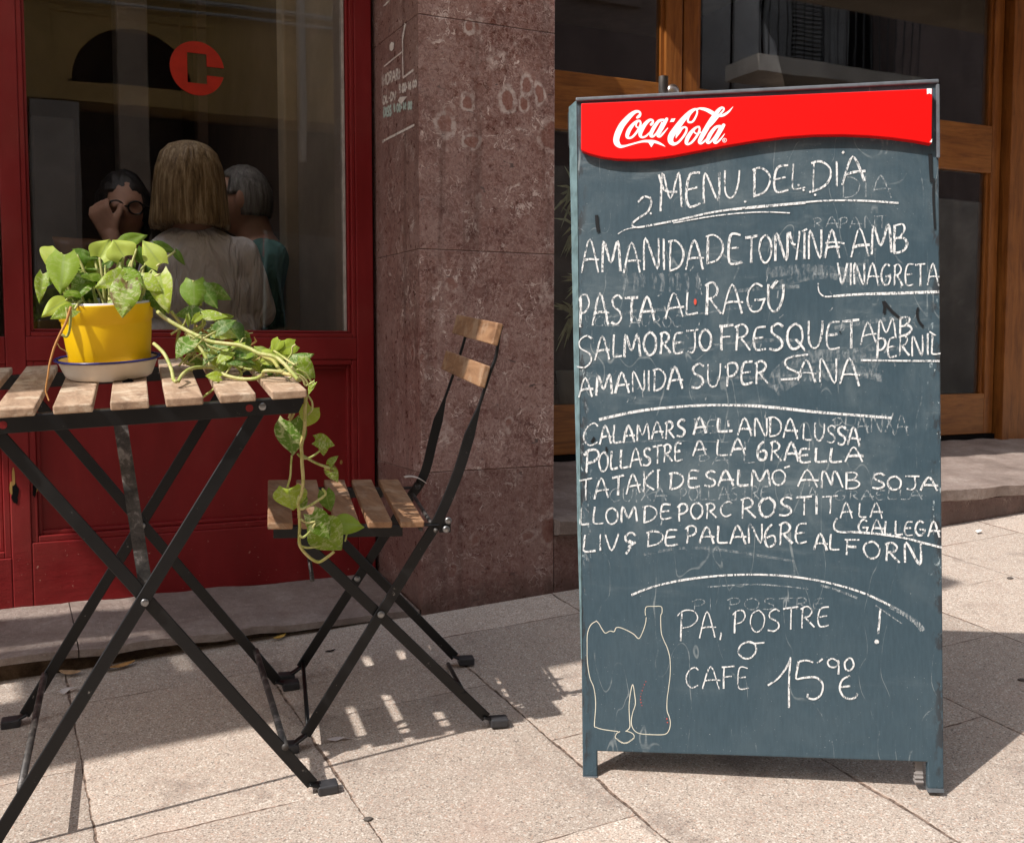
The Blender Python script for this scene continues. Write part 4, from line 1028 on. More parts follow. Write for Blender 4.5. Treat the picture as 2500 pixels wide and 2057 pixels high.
# flared side strip, widest at the top
bm = NB()
n = 24; rows = []
for i in range(n + 1):
    z = BH - .0 - i / n * 1.0; k = (1 - i / n) ** .8
    j = .0012 * mnoise.noise(V((3, 0, z * 40)))
    rows.append([bm.verts.new((.001, -.0015, z)), bm.verts.new((-.0135 * k - .0015 + j, .004 + .02 * k, z - .004 * k)), bm.verts.new((-.0135 * k + .001, .008 + .022 * k, z - .004 * k)), bm.verts.new((.004, .006, z))])
for r0, r1 in zip(rows, rows[1:]):
    for k in range(4): bm.faces.new((r0[k], r1[k], r1[(k + 1) % 4], r0[(k + 1) % 4]))
bm.faces.new(rows[0]); bm.faces.new(rows[-1][::-1])
bmesh.ops.recalc_face_normals(bm, faces=bm.faces)
lobj('side_strip', bm, M_TEAL)
bm = NB(); box(bm, -.017, -.0095, .024, .04, BH - .075, BH - .012); bevel_mod(lobj('hinge_tape', bm, M_CAP), .002, 1)
# raised rail above and beside the sign
bm = NB(); box(bm, .0, BW, -.006, .016, BH - .0025, BH + .004); bevel_mod(lobj('top_rail', bm, M_GREYM), .0018, 2)
bm = NB(); box(bm, BW - .0045, BW + .0012, -.005, .017, BH - .13, BH - .0046); bevel_mod(lobj('edge_strip', bm, M_GREYM), .0012, 1)
# back panel, hinged at the top (the folded-out A)
bm = NB(); 
A0 = V((0, .022, BH)); lean = R_(13.5)
fr = lambda p: V((p.x, .022 + p.y + (BH - p.z) * math.sin(lean), BH - (BH - p.z) * math.cos(lean) - .0))
box(bm, .004, BW - .004, 0, .014, .05, BH - .004, fr)
for x in (.004, BW - .03): box(bm, x, x + .026, 0, .014, -.03, .05, fr)
bevel_mod(lobj('back_panel', bm, M_SLATE), .002, 1)
bm = NB(); box(bm, 0, LW, -.0012, .016, -.006, .0006); box(bm, .5935, BW, -.0012, .016, -.006, .0006); lobj('foot_plate', bm, M_GREYM)
bm = NB()
for k in range(6): box(bm, .575, .5905, .012 + k * .0015, .03, .004 + k * .0068, .0085 + k * .0068)
box(bm, .577, .590, .016, .034, .0, .0455); bevel_mod(lobj('ribbed_foot', bm, plain('worn_rubber', (.22, .2, .19), .8)), .0012, 1)
# red sign with the flowing lower edge
TS = .0155
low = [(1197, 309), (1212, 316), (1240, 323.5), (1270, 327.5), (1300, 328.5), (1340, 327), (1390, 320.5), (1440, 311), (1500, 299.5), (1560, 289.5), (1620, 282), (1680, 278), (1740, 277.5), (1790, 279.5), (1840, 284), (1885, 290), (1920, 296.5)]
top = [(1921.5, 182.5), (1560, 198), (1197.5, 213)]
outl = [bp(u * DD, v * DD, TS) for u, v in low + top]
bm = NB(); a = [bm.verts.new((p.x, -TS, p.z)) for p in outl]; b = [bm.verts.new((p.x, -.0002, p.z)) for p in outl]
n = len(outl); f = bm.faces.new(a[::-1])
for i in range(n): bm.faces.new((a[i], a[(i + 1) % n], b[(i + 1) % n], b[i]))
bmesh.ops.recalc_face_normals(bm, faces=bm.faces)
sg = bevel_mod(lobj('header_sign', bm, M_SIGNRED), .0016, 2)
bm = NB(); q = bp(1915 * DD, 187 * DD, TS); 
vs = [bm.verts.new((q.x + x, -TS - .0004, q.z + z)) for x, z in ((-.004, -.006), (0, -.0045), (.0035, -.0065), (.0036, .0035), (-.0042, .0037))]; bm.faces.new(vs)
q = bp(1918 * DD, 291 * DD, TS); vs = [bm.verts.new((q.x + x, -TS - .0004, q.z + z)) for x, z in ((-.002, -.0016), (.0016, -.0022), (.002, .004))]; bm.faces.new(vs)
lobj('chipped_corner', bm, M_WHITE, sg)
# script lettering on the sign
LZ = (1480, 250, 340 / 2110)
def lp(x, y): return bp(LZ[0] + x * LZ[2], LZ[1] + y * LZ[2], TS)
MPP = (lp(1000, 400) - lp(1100, 400)).length / 100
STR = [
 [(470, 232, 34), (497, 212, 48), (516, 178, 34), (500, 146, 34), (455, 142, 46), (400, 172, 62), (330, 238, 80), (240, 345, 92), (178, 470, 97), (152, 570, 92), (170, 630, 84), (215, 668, 52), (280, 664, 34), (370, 640, 27), (470, 612, 26), (560, 592, 34), (640, 590, 42), (710, 594, 44), (770, 608, 40), (830, 634, 30), (870, 656, 16), (895, 674, 3)],
 [(505, 282, 30), (462, 290, 36), (400, 345, 52), (345, 425, 64), (318, 505, 58), (335, 540, 36), (390, 530, 34), (450, 470, 36), (500, 390, 36), (522, 320, 30), (505, 282, 26), (475, 300, 22), (455, 335, 22), (455, 368, 22), (490, 384, 22), (530, 366, 20), (570, 330, 16)],
 [(680, 338, 40), (704, 310, 36), (702, 275, 30), (660, 270, 40), (595, 325, 58), (538, 415, 66), (515, 490, 56), (540, 530, 34), (600, 515, 30), (650, 468, 22), (700, 415, 12)],
 [(865, 268, 36), (800, 285, 46), (735, 365, 58), (688, 455, 58), (680, 510, 46), (715, 515, 34), (765, 465, 28), (815, 380, 30), (855, 305, 40)],
 [(915, 258, 50), (870, 340, 58), (812, 440, 60), (785, 500, 50), (815, 518, 34), (865, 470, 28), (935, 388, 12)],
 [(1285, 305, 30), (1248, 300, 32), (1238, 260, 30), (1268, 190, 28), (1330, 125, 26), (1395, 98, 26), (1455, 100, 40), (1520, 116, 52), (1590, 152, 60), (1650, 188, 52), (1700, 204, 42), (1770, 198, 42), (1840, 156, 34), (1885, 112, 20), (1922, 68, 4)],
 [(1372, 112, 26), (1378, 160, 26), (1352, 230, 30), (1315, 288, 32), (1282, 307, 28)],
 [(1392, 108, 22), (1340, 108, 34), (1262, 158, 58), (1160, 270, 82), (1060, 400, 92), (985, 510, 92), (976, 590, 80), (1020, 632, 54), (1085, 612, 36), (1150, 545, 34), (1205, 462, 34), (1218, 400, 30), (1190, 378, 28), (1145, 398, 40), (1100, 450, 56), (1070, 505, 34), (1056, 548, 5)],
 [(1405, 372, 28), (1360, 385, 36), (1295, 448, 54), (1240, 530, 62), (1214, 605, 54), (1235, 636, 34), (1290, 612, 34), (1350, 545, 36), (1400, 465, 36), (1415, 400, 30), (1395, 370, 24), (1360, 390, 22), (1332, 430, 22), (1340, 462, 22), (1385, 478, 22), (1440, 450, 16)],
 [(1525, 415, 8), (1580, 360, 22), (1650, 280, 26), (1720, 190, 28), (1775, 125, 28), (1778, 90, 26), (1738, 90, 40), (1680, 150, 64), (1590, 280, 74), (1500, 430, 76), (1440, 540, 66), (1415, 600, 54), (1440, 624, 32), (1500, 580, 26), (1560, 500, 10)],
 [(1725, 362, 34), (1660, 382, 46), (1590, 465, 58), (1545, 550, 58), (1532, 602, 48), (1565, 612, 34), (1620, 560, 28), (1680, 470, 28), (1725, 390, 38)],
 [(1778, 350, 52), (1730, 432, 60), (1672, 530, 60), (1640, 590, 52), (1665, 616, 34), (1725, 568, 26), (1795, 478, 10)],
]
bm = NB()
def ribbon(bm, pts, dz, k=8):                                # variable width stroke lying on a plane
    P = [V((p.x, p.z, wd)) for p, wd in pts]; P = cat(P, k); n = len(P); prev = None
    for i, p in enumerate(P):
        d = V((P[min(i + 1, n - 1)].x - P[max(i - 1, 0)].x, P[min(i + 1, n - 1)].y - P[max(i - 1, 0)].y))
        if d.length < 1e-9: continue
        d.normalize(); h = max(p.z, 0) / 2
        a = bm.verts.new((p.x - d.y * h, dz, p.y + d.x * h)); b = bm.verts.new((p.x + d.y * h, dz, p.y - d.x * h))
        if prev: bm.faces.new((prev[0], prev[1], b, a))
        prev = (a, b)
def blob(bm, c, r, dz, seg=14, sq=1.0):
    vs = [bm.verts.new((c.x + r * math.cos(2 * math.pi * k / seg), dz, c.z + r * sq * math.sin(2 * math.pi * k / seg))) for k in range(seg)]; bm.faces.new(vs[::-1])
for i, s in enumerate(STR):
    dz = -TS - .0004 - i * .00004
    ribbon(bm, [(lp(x, y), wd * MPP) for x, y, wd in s], dz)
    blob(bm, lp(s[0][0], s[0][1]), s[0][2] * MPP / 2, dz - .00002)
for poly in ([(985, 252), (1050, 246), (1024, 298), (964, 302)], [(636, 606), (683, 684), (735, 606)]):
    vs = [bm.verts.new((lp(x, y).x, -TS - .0009, lp(x, y).z)) for x, y in poly]; bm.faces.new(vs)
c = lp(1792, 577); rr = 30 * MPP
ribbon(bm, [(V((c.x + rr * math.cos(q), 0, c.z + rr * math.sin(q))), 7 * MPP) for q in [k * math.pi / 8 for k in range(17)]], -TS - .00095, 2)
for s in ([(1782, 594), (1782, 560), (1797, 562), (1798, 575), (1783, 578)], [(1788, 578), (1801, 595)]): ribbon(bm, [(lp(x, y), 6 * MPP) for x, y in s], -TS - .00096, 2)
lobj('script_lettering', bm, M_WHITE, sg)

# ---------------------------------------------------------------- chalk writing
def arc(cx, cy, rx_, ry_, a0, a1, n=9): return [(cx + rx_ * math.cos(math.radians(a0 + (a1 - a0) * i / n)), cy + ry_ * math.sin(math.radians(a0 + (a1 - a0) * i / n))) for i in range(n + 1)]
GL = {  # hand-drawn capitals: (advance, strokes) with y up
 'A': (.8, [[(0, 0), (.38, 1), (.78, -.02)], [(.08, .36), (.4, .4), (.82, .38)]]),
 'B': (.62, [[(.05, 1), (.03, 0)], [(.0, .98), (.4, 1), (.5, .8), (.3, .56), (.08, .52)], [(.08, .52), (.45, .5), (.6, .28), (.42, .04), (.0, .0)]]),
 'C': (.66, [[(.62, .85), (.45, 1), (.18, .85), (.02, .5), (.1, .15), (.32, 0), (.6, .12)]]),
 'D': (.68, [[(.08, 1), (.06, 0)], [(-.02, .96), (.3, 1), (.6, .78), (.66, .45), (.45, .12), (.02, .0)]]),
 'E': (.56, [[(.55, .97), (.2, .95), (.05, .7), (.02, .3), (.15, .02), (.55, .06)], [(.06, .5), (.45, .54)]]),
 'e': (.56, [[(.5, .95), (.1, .96), (.06, .04), (.55, .03)], [(.06, .52), (.42, .54)]]),
 'F': (.58, [[(.1, .95), (.08, 0)], [(0, .96), (.58, 1)], [(.08, .52), (.45, .55)]]),
 'G': (.7, [[(.6, .9), (.35, 1), (.1, .78), (.02, .4), (.18, .04), (.5, .06), (.66, .4)], [(.3, .42), (.72, .44)]]),
 'g': (.55, [[(.35, 1), (.1, .72), (.02, .35), (.15, .03), (.42, .06), (.52, .32), (.38, .5), (.1, .42)]]),
 'H': (.7, [[(.05, 1), (.03, 0)], [(.62, 1), (.6, 0)], [(.04, .5), (.62, .55)]]),
 'I': (.2, [[(.1, 1), (.1, 0)]]),
 'J': (.62, [[(.0, .98), (.66, 1)], [(.42, .98), (.46, .3), (.3, 0), (.05, .06)]]),
 'K': (.6, [[(.06, 1), (.04, 0)], [(.55, .98), (.08, .48), (.58, 0)]]),
 'L': (.55, [[(.08, 1), (.03, .3), (.1, .05), (.55, .06)]]),
 'M': (.92, [[(.02, 0), (.1, 1), (.42, .3), (.76, 1), (.9, 0)]]),
 'm': (.95, [[(.05, 0), (.08, .9), (.2, .95), (.45, .2), (.5, .85), (.65, .95), (.9, .05)]]),
 'N': (.72, [[(.03, 0), (.08, 1), (.62, .02), (.68, 1)]]),
 'O': (.72, [[(.4, 1), (.12, .85), (.02, .45), (.18, .06), (.42, .0), (.64, .25), (.66, .7), (.42, 1)]]),
 'P': (.6, [[(.14, .92), (.1, 0)], [(.0, .82), (.2, 1), (.48, .98), (.58, .72), (.4, .48), (.12, .42)]]),
 'Q': (.78, [[(.4, 1), (.1, .8), (.02, .4), (.22, .04), (.5, .08), (.68, .4), (.62, .82), (.4, 1)], [(.4, .4), (.82, -.05)]]),
 'R': (.64, [[(.1, .95), (.06, 0)], [(.0, .9), (.3, 1), (.5, .8), (.4, .56), (.12, .48)], [(.2, .5), (.62, .0)]]),
 'S': (.58, [[(.55, .88), (.35, 1), (.1, .85), (.14, .62), (.45, .42), (.52, .18), (.3, 0), (.0, .06)]]),
 'T': (.66, [[(.0, .95), (.68, 1)], [(.36, .98), (.34, 0)]]),
 'U': (.66, [[(.04, 1), (.04, .3), (.2, .02), (.42, .08), (.58, .5), (.62, 1)]]),
 'V': (.66, [[(.0, 1), (.3, .0), (.64, 1)]]),
 'X': (.6, [[(.0, .95), (.58, .0)], [(.55, 1), (.02, .0)]]),
 'Y': (.55, [[(.0, 1), (.12, .6), (.3, .55)], [(.5, 1), (.32, 0)]]),
 'Z': (.6, [[(.02, .95), (.55, .98), (.05, .04), (.6, .06)]]),
 ',': (.2, [[(.12, .1), (.05, -.18)]]), ':': (.25, [[(.1, .7), (.12, .66)], [(.1, .25), (.12, .2)]]), '-': (.35, [[(.02, .45), (.3, .48)]]),
 'Ç': (.7, [[(.62, .75), (.4, .95), (.15, .75), (.2, .45), (.5, .3), (.62, .35)], [(.62, .35), (.3, .1), (.35, .0), (.15, -.35)], [(.5, .35), (.3, .5)]]),
 '0': (.5, arc and [arc(.25, .5, .22, .5, 90, 450, 12)]), '1': (.3, [[(.02, .75), (.2, 1), (.18, 0)]]), '4': (.5, [[(.35, 0), (.35, 1), (.02, .35), (.5, .38)]]),
 '6': (.5, [[(.4, 1), (.1, .6), (.05, .25), (.2, 0), (.42, .12), (.42, .4), (.1, .42)]]), '9': (.5, [[(.42, .7), (.22, .5), (.08, .75), (.25, 1), (.42, .8), (.36, 0)]]), ' ': (.45, []),
}
ZB = {'A': (1350, 180, 1000 / 2110), 'B': (1380, 520, 940 / 2110), 'C': (1380, 950, 940 / 2110), 'D': (1380, 1350, 940 / 2110), 'H': None}
LAY = [0]
def chalk_stroke(bm, pts3, wd, lift=.0007, passes=1):
    for ps in range(passes):
        LAY[0] = (LAY[0] + 1) % 24
        dz = -lift - LAY[0] * .00003
        P = [p + V((rnd.uniform(-1, 1), 0, rnd.uniform(-1, 1))) * wd * .12 for p in pts3]
        k = 5 if len(P) > 2 else 4
        if len(P) == 2: P = [P[0], P[0].lerp(P[1], .5) + V((rnd.uniform(-1, 1), 0, rnd.uniform(-1, 1))) * wd * .15, P[1]]
        ribbon(bm, [(p, wd * rnd.uniform(.8, 1.2)) for p in P], dz, k)
def word(bm, z, text, x0, t0, b0, x1, t1, b1, wd=11.5, jit=.035, lift=.0007):
    ox, oy, sc = ZB[z]
    tot = sum(GL[c][0] + .13 for c in text) - .13; pos = 0
    for c in text:
        adv, strokes = GL[c]
        jx, jy, js = rnd.uniform(-jit, jit), rnd.uniform(-jit, jit), 1 + rnd.uniform(-.05, .05)
        for s in strokes:
            pts = []
            for (gx, gy) in s:
                f = (pos + gx * js + jx) / tot; g = gy * js + jy
                x = x0 + (x1 - x0) * f; tp = t0 + (t1 - t0) * f; bt = b0 + (b1 - b0) * f
                pts.append(bp(ox + x * sc, oy + (bt + (tp - bt) * g) * sc))
            chalk_stroke(bm, pts, wd * sc / 1424 * rnd.uniform(.6, .95), lift)
        pos += adv + .13
def line(bm, z, pts, wd, lift=.0007, k=8):
    ox, oy, sc = ZB[z]; LAY[0] = (LAY[0] + 1) % 24
    ribbon(bm, [(bp(ox + x * sc, oy + y * sc), wd * sc / 1424 * rnd.uniform(.85, 1.1)) for x, y in pts], -lift - LAY[0] * .00003, k)
bm = NB()
word(bm, 'A', 'MENU', 557, 512, 712, 968, 500, 632, 14); word(bm, 'A', 'DEL', 1030, 490, 632, 1300, 462, 598, 13); word(bm, 'A', 'DIA', 1330, 460, 605, 1603, 432, 555, 13)
line(bm, 'A', [(1490, 412), (1500, 402)], 13); line(bm, 'A', [(545, 520), (575, 600), (640, 610)], 12)
line(bm, 'A', [(438, 662), (470, 634), (502, 645), (505, 675), (485, 715), (440, 745), (408, 775), (430, 792), (520, 778), (640, 755), (820, 715), (1000, 690), (1200, 672), (1400, 655), (1600, 655), (1780, 667)], 10)
line(bm, 'A', [(335, 826), (375, 803), (440, 790)], 5); line(bm, 'A', [(620, 770), (800, 738), (950, 720), (1090, 713), (1220, 718)], 7)
line(bm, 'A', [(900, 702), (1000, 694), (1150, 680), (1300, 667)], 10)
for (x, y) in ((1265, 575), (1290, 600), (1325, 610), (1350, 625), (990, 660), (945, 700), (505, 720), (500, 640), (1495, 405)): blob(bm, bp(1350 + x * .4739, 180 + y * .4739), .0021, -.0016, 8)
W = 15
word(bm, 'B', 'AMANIDA', 92, 152, 332, 758, 152, 305, W); word(bm, 'B', 'De', 775, 122, 282, 972, 102, 270, W); word(bm, 'B', 'TONYINA', 985, 128, 272, 1500, 92, 246, W); word(bm, 'B', 'AMB', 1562, 92, 242, 1875, 58, 212, W)
line(bm, 'B', [(1298, 102), (1325, 88)], 12); line(bm, 'B', [(1425, 165), (1480, 160), (1530, 168)], 10)
word(bm, 'B', 'VINAGRETA', 1490, 278, 392, 2050, 272, 398, 13); line(bm, 'B', [(1385, 385), (1390, 430), (1420, 457), (1480, 455)], 8); line(bm, 'B', [(1470, 456), (1600, 446), (1800, 440), (2048, 432)], 15)
word(bm, 'B', 'PASTA', 75, 438, 622, 492, 468, 588, W); word(bm, 'B', 'AL', 545, 440, 582, 728, 428, 552, W); word(bm, 'B', 'RAGU', 760, 392, 562, 1195, 392, 532, W); line(bm, 'B', [(1128, 412), (1162, 370)], 15)
word(bm, 'B', 'S', 68, 668, 848, 160, 660, 835, 12); word(bm, 'B', 'ALMOREJO', 165, 672, 802, 808, 635, 752, W); word(bm, 'B', 'FRESQUET', 842, 618, 752, 1605, 590, 742, W)
word(bm, 'B', 'AMB', 1615, 598, 718, 1900, 566, 662, 13); word(bm, 'B', 'PERNIL', 1702, 690, 796, 2052, 655, 772, 13); line(bm, 'B', [(1995, 650), (2030, 672)], 8); line(bm, 'B', [(1620, 806), (1800, 809), (2050, 811)], 11)
word(bm, 'B', 'AMANIDA', 75, 900, 1010, 640, 842, 958, 14); word(bm, 'B', 'SUPER', 690, 835, 962, 1120, 800, 930, 13); word(bm, 'B', 'ANA', 1275, 800, 918, 1610, 808, 948, 12)
line(bm, 'B', [(1330, 775), (1240, 788), (1205, 810), (1215, 845), (1262, 868), (1290, 885), (1270, 905), (1180, 912)], 11)
line(bm, 'C', [(185, 166), (320, 135), (450, 112), (600, 97), (750, 88), (900, 87), (1050, 92), (1200, 105), (1350, 122), (1500, 135), (1650, 146), (1790, 157)], 15)
W = 14
word(bm, 'C', 'C', 98, 190, 318, 185, 186, 306, W); word(bm, 'C', 'ALAMARS', 190, 205, 305, 655, 170, 258, W); word(bm, 'C', 'A', 702, 150, 245, 775, 148, 236, W); word(bm, 'C', 'L', 830, 160, 235, 915, 162, 236, W); word(bm, 'C', 'ANDA', 945, 155, 252, 1275, 162, 268, W); word(bm, 'C', 'LUSSA', 1305, 185, 275, 1620, 205, 312, W)
line(bm, 'C', [(893, 170), (895, 205)], 11)
word(bm, 'C', 'P', 98, 345, 460, 180, 335, 450, W); word(bm, 'C', 'OLLASTRe', 185, 345, 452, 640, 295, 386, W); word(bm, 'C', 'A', 702, 283, 365, 775, 280, 356, W); word(bm, 'C', 'LA', 828, 275, 365, 990, 265, 362, W); word(bm, 'C', 'gRA', 1055, 288, 388, 1275, 290, 392, W); word(bm, 'C', 'eLLA', 1285, 325, 402, 1632, 315, 395, W)
word(bm, 'C', 'TATAKI', 82, 498, 615, 520, 440, 545, W); word(bm, 'C', 'De', 575, 452, 545, 740, 448, 535, W); word(bm, 'C', 'SALMO', 760, 448, 532, 1215, 438, 525, W); word(bm, 'C', 'AmB', 1270, 445, 535, 1622, 455, 545, W); word(bm, 'C', 'SOJA', 1678, 465, 545, 2042, 482, 552, W)
line(bm, 'C', [(510, 440), (516, 447)], 14); line(bm, 'C', [(1200, 430), (1230, 420)], 9)
word(bm, 'C', 'LLOM', 82, 645, 745, 400, 640, 725, 13); word(bm, 'C', 'De', 428, 638, 730, 582, 630, 705, 13); word(bm, 'C', 'PORC', 615, 625, 720, 915, 612, 692, 13); word(bm, 'C', 'ROSTIT', 962, 595, 705, 1492, 582, 682, 14); word(bm, 'C', 'A', 1505, 618, 705, 1572, 622, 705, 12); word(bm, 'C', 'LA', 1610, 618, 700, 1738, 622, 708, 12)
word(bm, 'C', 'GALLEGA', 1605, 712, 785, 2052, 722, 806, 12); line(bm, 'C', [(1488, 705), (1472, 740), (1478, 768), (1510, 782), (1570, 780)], 10); line(bm, 'C', [(1560, 780), (1700, 790), (1850, 812), (1960, 840), (2062, 866)], 12)
word(bm, 'C', 'LIVÇ', 100, 800, 892, 402, 775, 868, 13); word(bm, 'C', 'De', 448, 788, 862, 622, 768, 850, 13); word(bm, 'C', 'PALAN', 660, 755, 845, 1080, 742, 845, 13); word(bm, 'C', 'gRE', 1090, 740, 862, 1322, 730, 838, 13); word(bm, 'C', 'AL', 1362, 785, 878, 1500, 800, 882, 13); word(bm, 'C', 'FORN', 1535, 822, 905, 1952, 845, 965, 14)
line(bm, 'D', [(363, 228), (430, 200), (520, 172), (650, 145), (800, 126), (950, 117), (1100, 117), (1230, 126), (1350, 142), (1450, 163), (1560, 192), (1670, 232), (1780, 285)], 12); 
word(bm, 'D', 'P', 615, 318, 482, 728, 318, 470, 10); word(bm, 'D', 'A,', 738, 318, 460, 862, 312, 450, 10); word(bm, 'D', 'POSTRE', 920, 318, 442, 1450, 282, 396, 10)
line(bm, 'D', [(1726, 303), (1722, 360), (1714, 440)], 11, k=3); blob(bm, bp(1380 + 1706 * .4455, 1350 + 483 * .4455), .004, -.0015, 10)
line(bm, 'D', [(1008, 482), (965, 500), (948, 540), (975, 572), (1015, 572), (1045, 535), (1038, 497), (1008, 482)], 10); line(bm, 'D', [(1000, 485), (1040, 492), (1092, 488)], 9)
word(bm, 'D', 'CAFe', 662, 622, 738, 1006, 618, 738, 10)
line(bm, 'D', [(1110, 722), (1170, 680), (1220, 610), (1236, 568)], 11); line(bm, 'D', [(1234, 570), (1226, 700), (1226, 845)], 11); line(bm, 'D', [(1282, 592), (1320, 585), (1358, 596)], 10, k=3)
line(bm, 'D', [(1278, 592), (1270, 640), (1266, 685), (1310, 680), (1370, 678), (1408, 710), (1405, 765), (1370, 796), (1330, 790), (1328, 768)], 11); line(bm, 'D', [(1380, 600), (1410, 577)], 10)
line(bm, 'D', [(1490, 590), (1462, 575), (1438, 592), (1448, 618), (1478, 622), (1498, 600), (1492, 585), (1498, 620), (1496, 662)], 9); line(bm, 'D', [(1555, 572), (1532, 595), (1536, 632), (1560, 640), (1580, 612), (1570, 578), (1555, 572)], 9)
line(bm, 'D', [(1560, 670), (1520, 690), (1504, 735), (1522, 780), (1560, 796), (1592, 785), (1600, 765)], 11); line(bm, 'D', [(1508, 732), (1560, 725)], 10, k=3)
ct = lobj('chalk_writing', bm, M_CHALK)
# faint remains of earlier menus, wiped smears
bm = NB(); L2 = .0003
word(bm, 'C', 'CUIXA', 240, 545, 618, 555, 540, 612, 8, .05, L2); word(bm, 'C', 'POLLASTRE', 620, 538, 612, 1115, 532, 600, 8, .05, L2); word(bm, 'C', 'A LA', 1195, 535, 605, 1385, 535, 600, 8, .05, L2); word(bm, 'C', 'GRAELLA', 1480, 550, 605, 1960, 548, 602, 8, .05, L2)
word(bm, 'C', 'PLANXA', 1470, 155, 225, 1885, 125, 245, 10, .05, L2); word(bm, 'C', 'DEL', 700, 160, 240, 900, 160, 235, 7, .05, L2); word(bm, 'C', 'PA L', 720, 360, 415, 1040, 350, 405, 7, .05, L2)
word(bm, 'B', 'CEL AUROC', 160, 570, 620, 640, 560, 625, 8, .05, L2); word(bm, 'D', 'PI POSTRE', 690, 250, 310, 1420, 240, 305, 7, .05, L2); word(bm, 'A', 'DIA', 1490, 540, 640, 1750, 520, 640, 8, .05, L2); word(bm, 'B', 'RAPANT', 1360, 30, 85, 1760, 10, 80, 7, .05, L2)
line(bm, 'D', [(780, 185), (900, 175), (1050, 170), (1200, 180), (1330, 195)], 9, L2); line(bm, 'D', [(1700, 285), (1780, 340), (1845, 385)], 7, L2); line(bm, 'D', [(1400, 175), (1500, 205), (1600, 245)], 14, L2)
line(bm, 'D', [(1780, 290), (1860, 335), (1930, 385), (1960, 425)], 26, L2)
for _ in range(70):
    x, y = rnd.uniform(90, 2000), rnd.uniform(280, 1020); z = 'B'
    if rnd.random() < .4: z = 'C'; y = rnd.uniform(80, 800)
    dx, dy = rnd.uniform(-14, 22), rnd.uniform(14, 48)
    line(bm, z, [(x, y), (x - dx * .3, y + dy * .5), (x - dx, y + dy)], rnd.uniform(4, 8), L2, 3)
lobj('erased_chalk', bm, M_GHOST)
bm = NB()
line(bm, 'B', [(1130, 960), (1165, 880), (1280, 800), (1450, 780), (1620, 790), (1720, 830)], 70, .0002); line(bm, 'B', [(1150, 975), (1300, 890), (1500, 850), (1740, 895)], 60, .00022)
for k in range(9):
    x = 330 + k * 48 + rnd.uniform(-12, 12); line(bm, 'B', [(x - 6, 330), (x + 6, 370), (x, 420 + rnd.uniform(-15, 25))], 26, .0002, 3)
line(bm, 'B', [(1100, 330), (1300, 310), (1500, 320), (1600, 330)], 60, .0002); line(bm, 'B', [(1120, 400), (1400, 345), (1650, 380)], 40, .00022)
line(bm, 'C', [(430, 905), (650, 868), (900, 885), (1250, 940)], 14, .0002); line(bm, 'C', [(150, 300), (500, 282), (900, 290)], 8, .0002)
for k in range(10):
    y = rnd.uniform(300, 1020); x = rnd.uniform(200, 1500); line(bm, 'B', [(x, y), (x + 160, y - rnd.uniform(10, 40)), (x + 380, y - rnd.uniform(20, 60))], rnd.uniform(8, 24), .0002)
for k in range(16):
    y = rnd.uniform(60, 1000); line(bm, 'C', [(85 + rnd.uniform(0, 20), y), (100 + rnd.uniform(0, 50), y + rnd.uniform(30, 90))], rnd.uniform(5, 12), .0002, 3)
lobj('chalk_smear', bm, M_SMEAR)
# printed bottle outline
bm = NB()
BOT = [[(168, 372), (140, 392), (122, 440), (120, 520), (122, 600), (135, 680), (155, 730), (165, 790), (166, 850), (160, 940), (170, 952), (210, 964), (290, 975)],
 [(168, 368), (185, 385), (202, 415), (220, 436), (245, 425), (268, 428), (278, 408), (300, 406), (340, 422), (375, 442), (402, 466), (420, 440), (438, 390), (444, 350)],
 [(440, 340), (438, 315), (446, 292), (485, 290), (526, 292), (530, 325), (523, 345), (526, 430), (540, 475), (560, 520), (574, 580), (575, 660), (566, 740), (558, 800), (558, 860), (570, 895), (576, 930), (568, 968), (545, 990), (480, 992), (405, 985), (372, 960), (362, 920), (370, 870), (384, 825), (380, 770), (370, 718), (358, 760), (350, 830), (352, 900), (354, 950), (335, 972)]]
for s in BOT: line(bm, 'D', s, 4.2, .0006, 6)
cc = [(300 + 0, 975), (282, 985), (274, 1002)]
sc_ = [(274 + 104 * i / 26.0, 1008 + 30 * math.sin(math.pi * i / 26.0) + (3.5 if i % 2 else -3)) for i in range(27)]
line(bm, 'D', cc + sc_ + [(374, 990), (355, 978), (330, 972)], 4.0, .0006, 2)
lobj('bottle_drawing', bm, M_LINE)
bm = NB()
for i in range(9):
    f = i / 8.0; x = 440 - 26 * math.sin(f * 2.2) + rnd.uniform(-2, 2); y = 702 + 130 * f
    blob(bm, bp(1380 + x * .4455, 1350 + y * .4455), .0007 * rnd.uniform(.7, 1.3), -.0008, 7, 1.4)
blob(bm, bp(1380 + 712 * .4455, 520 + 487 * .4455), .0026, -.0017, 8, 2.2)
for q in ((557, 905), (560, 925)): blob(bm, bp(1380 + q[0] * .4455, 1350 + q[1] * .4455), .0012, -.0008, 6)
lobj('red_fleck', bm, plain('red_fleck_paint', (.6, .07, .04), .6))
bm = NB()
for s, wd in (([(1740, 483), (1748, 515), (1745, 550)], 15), ([(1745, 485), (1780, 530), (1830, 575)], 15), ([(1932, 518), (1926, 550), (1935, 590), (1960, 622)], 13), ([(172, 12), (175, 60), (182, 105)], 18), ([(1500, 650), (1510, 655)], 8)):
    line(bm, 'B', s, wd, .0019, 5)
for s, wd in (([(1942, 415), (1944, 480), (1948, 560)], 18), ([(1960, 540), (1958, 640), (1966, 800)], 12)): line(bm, 'A', s, wd, .0019, 5)
for s, wd in (([(160, 262), (142, 290)], 12), ([(225, 315), (226, 340)], 11)): line(bm, 'C', s, wd, .0019, 4)
lobj('dark_scuff', bm, M_INK)

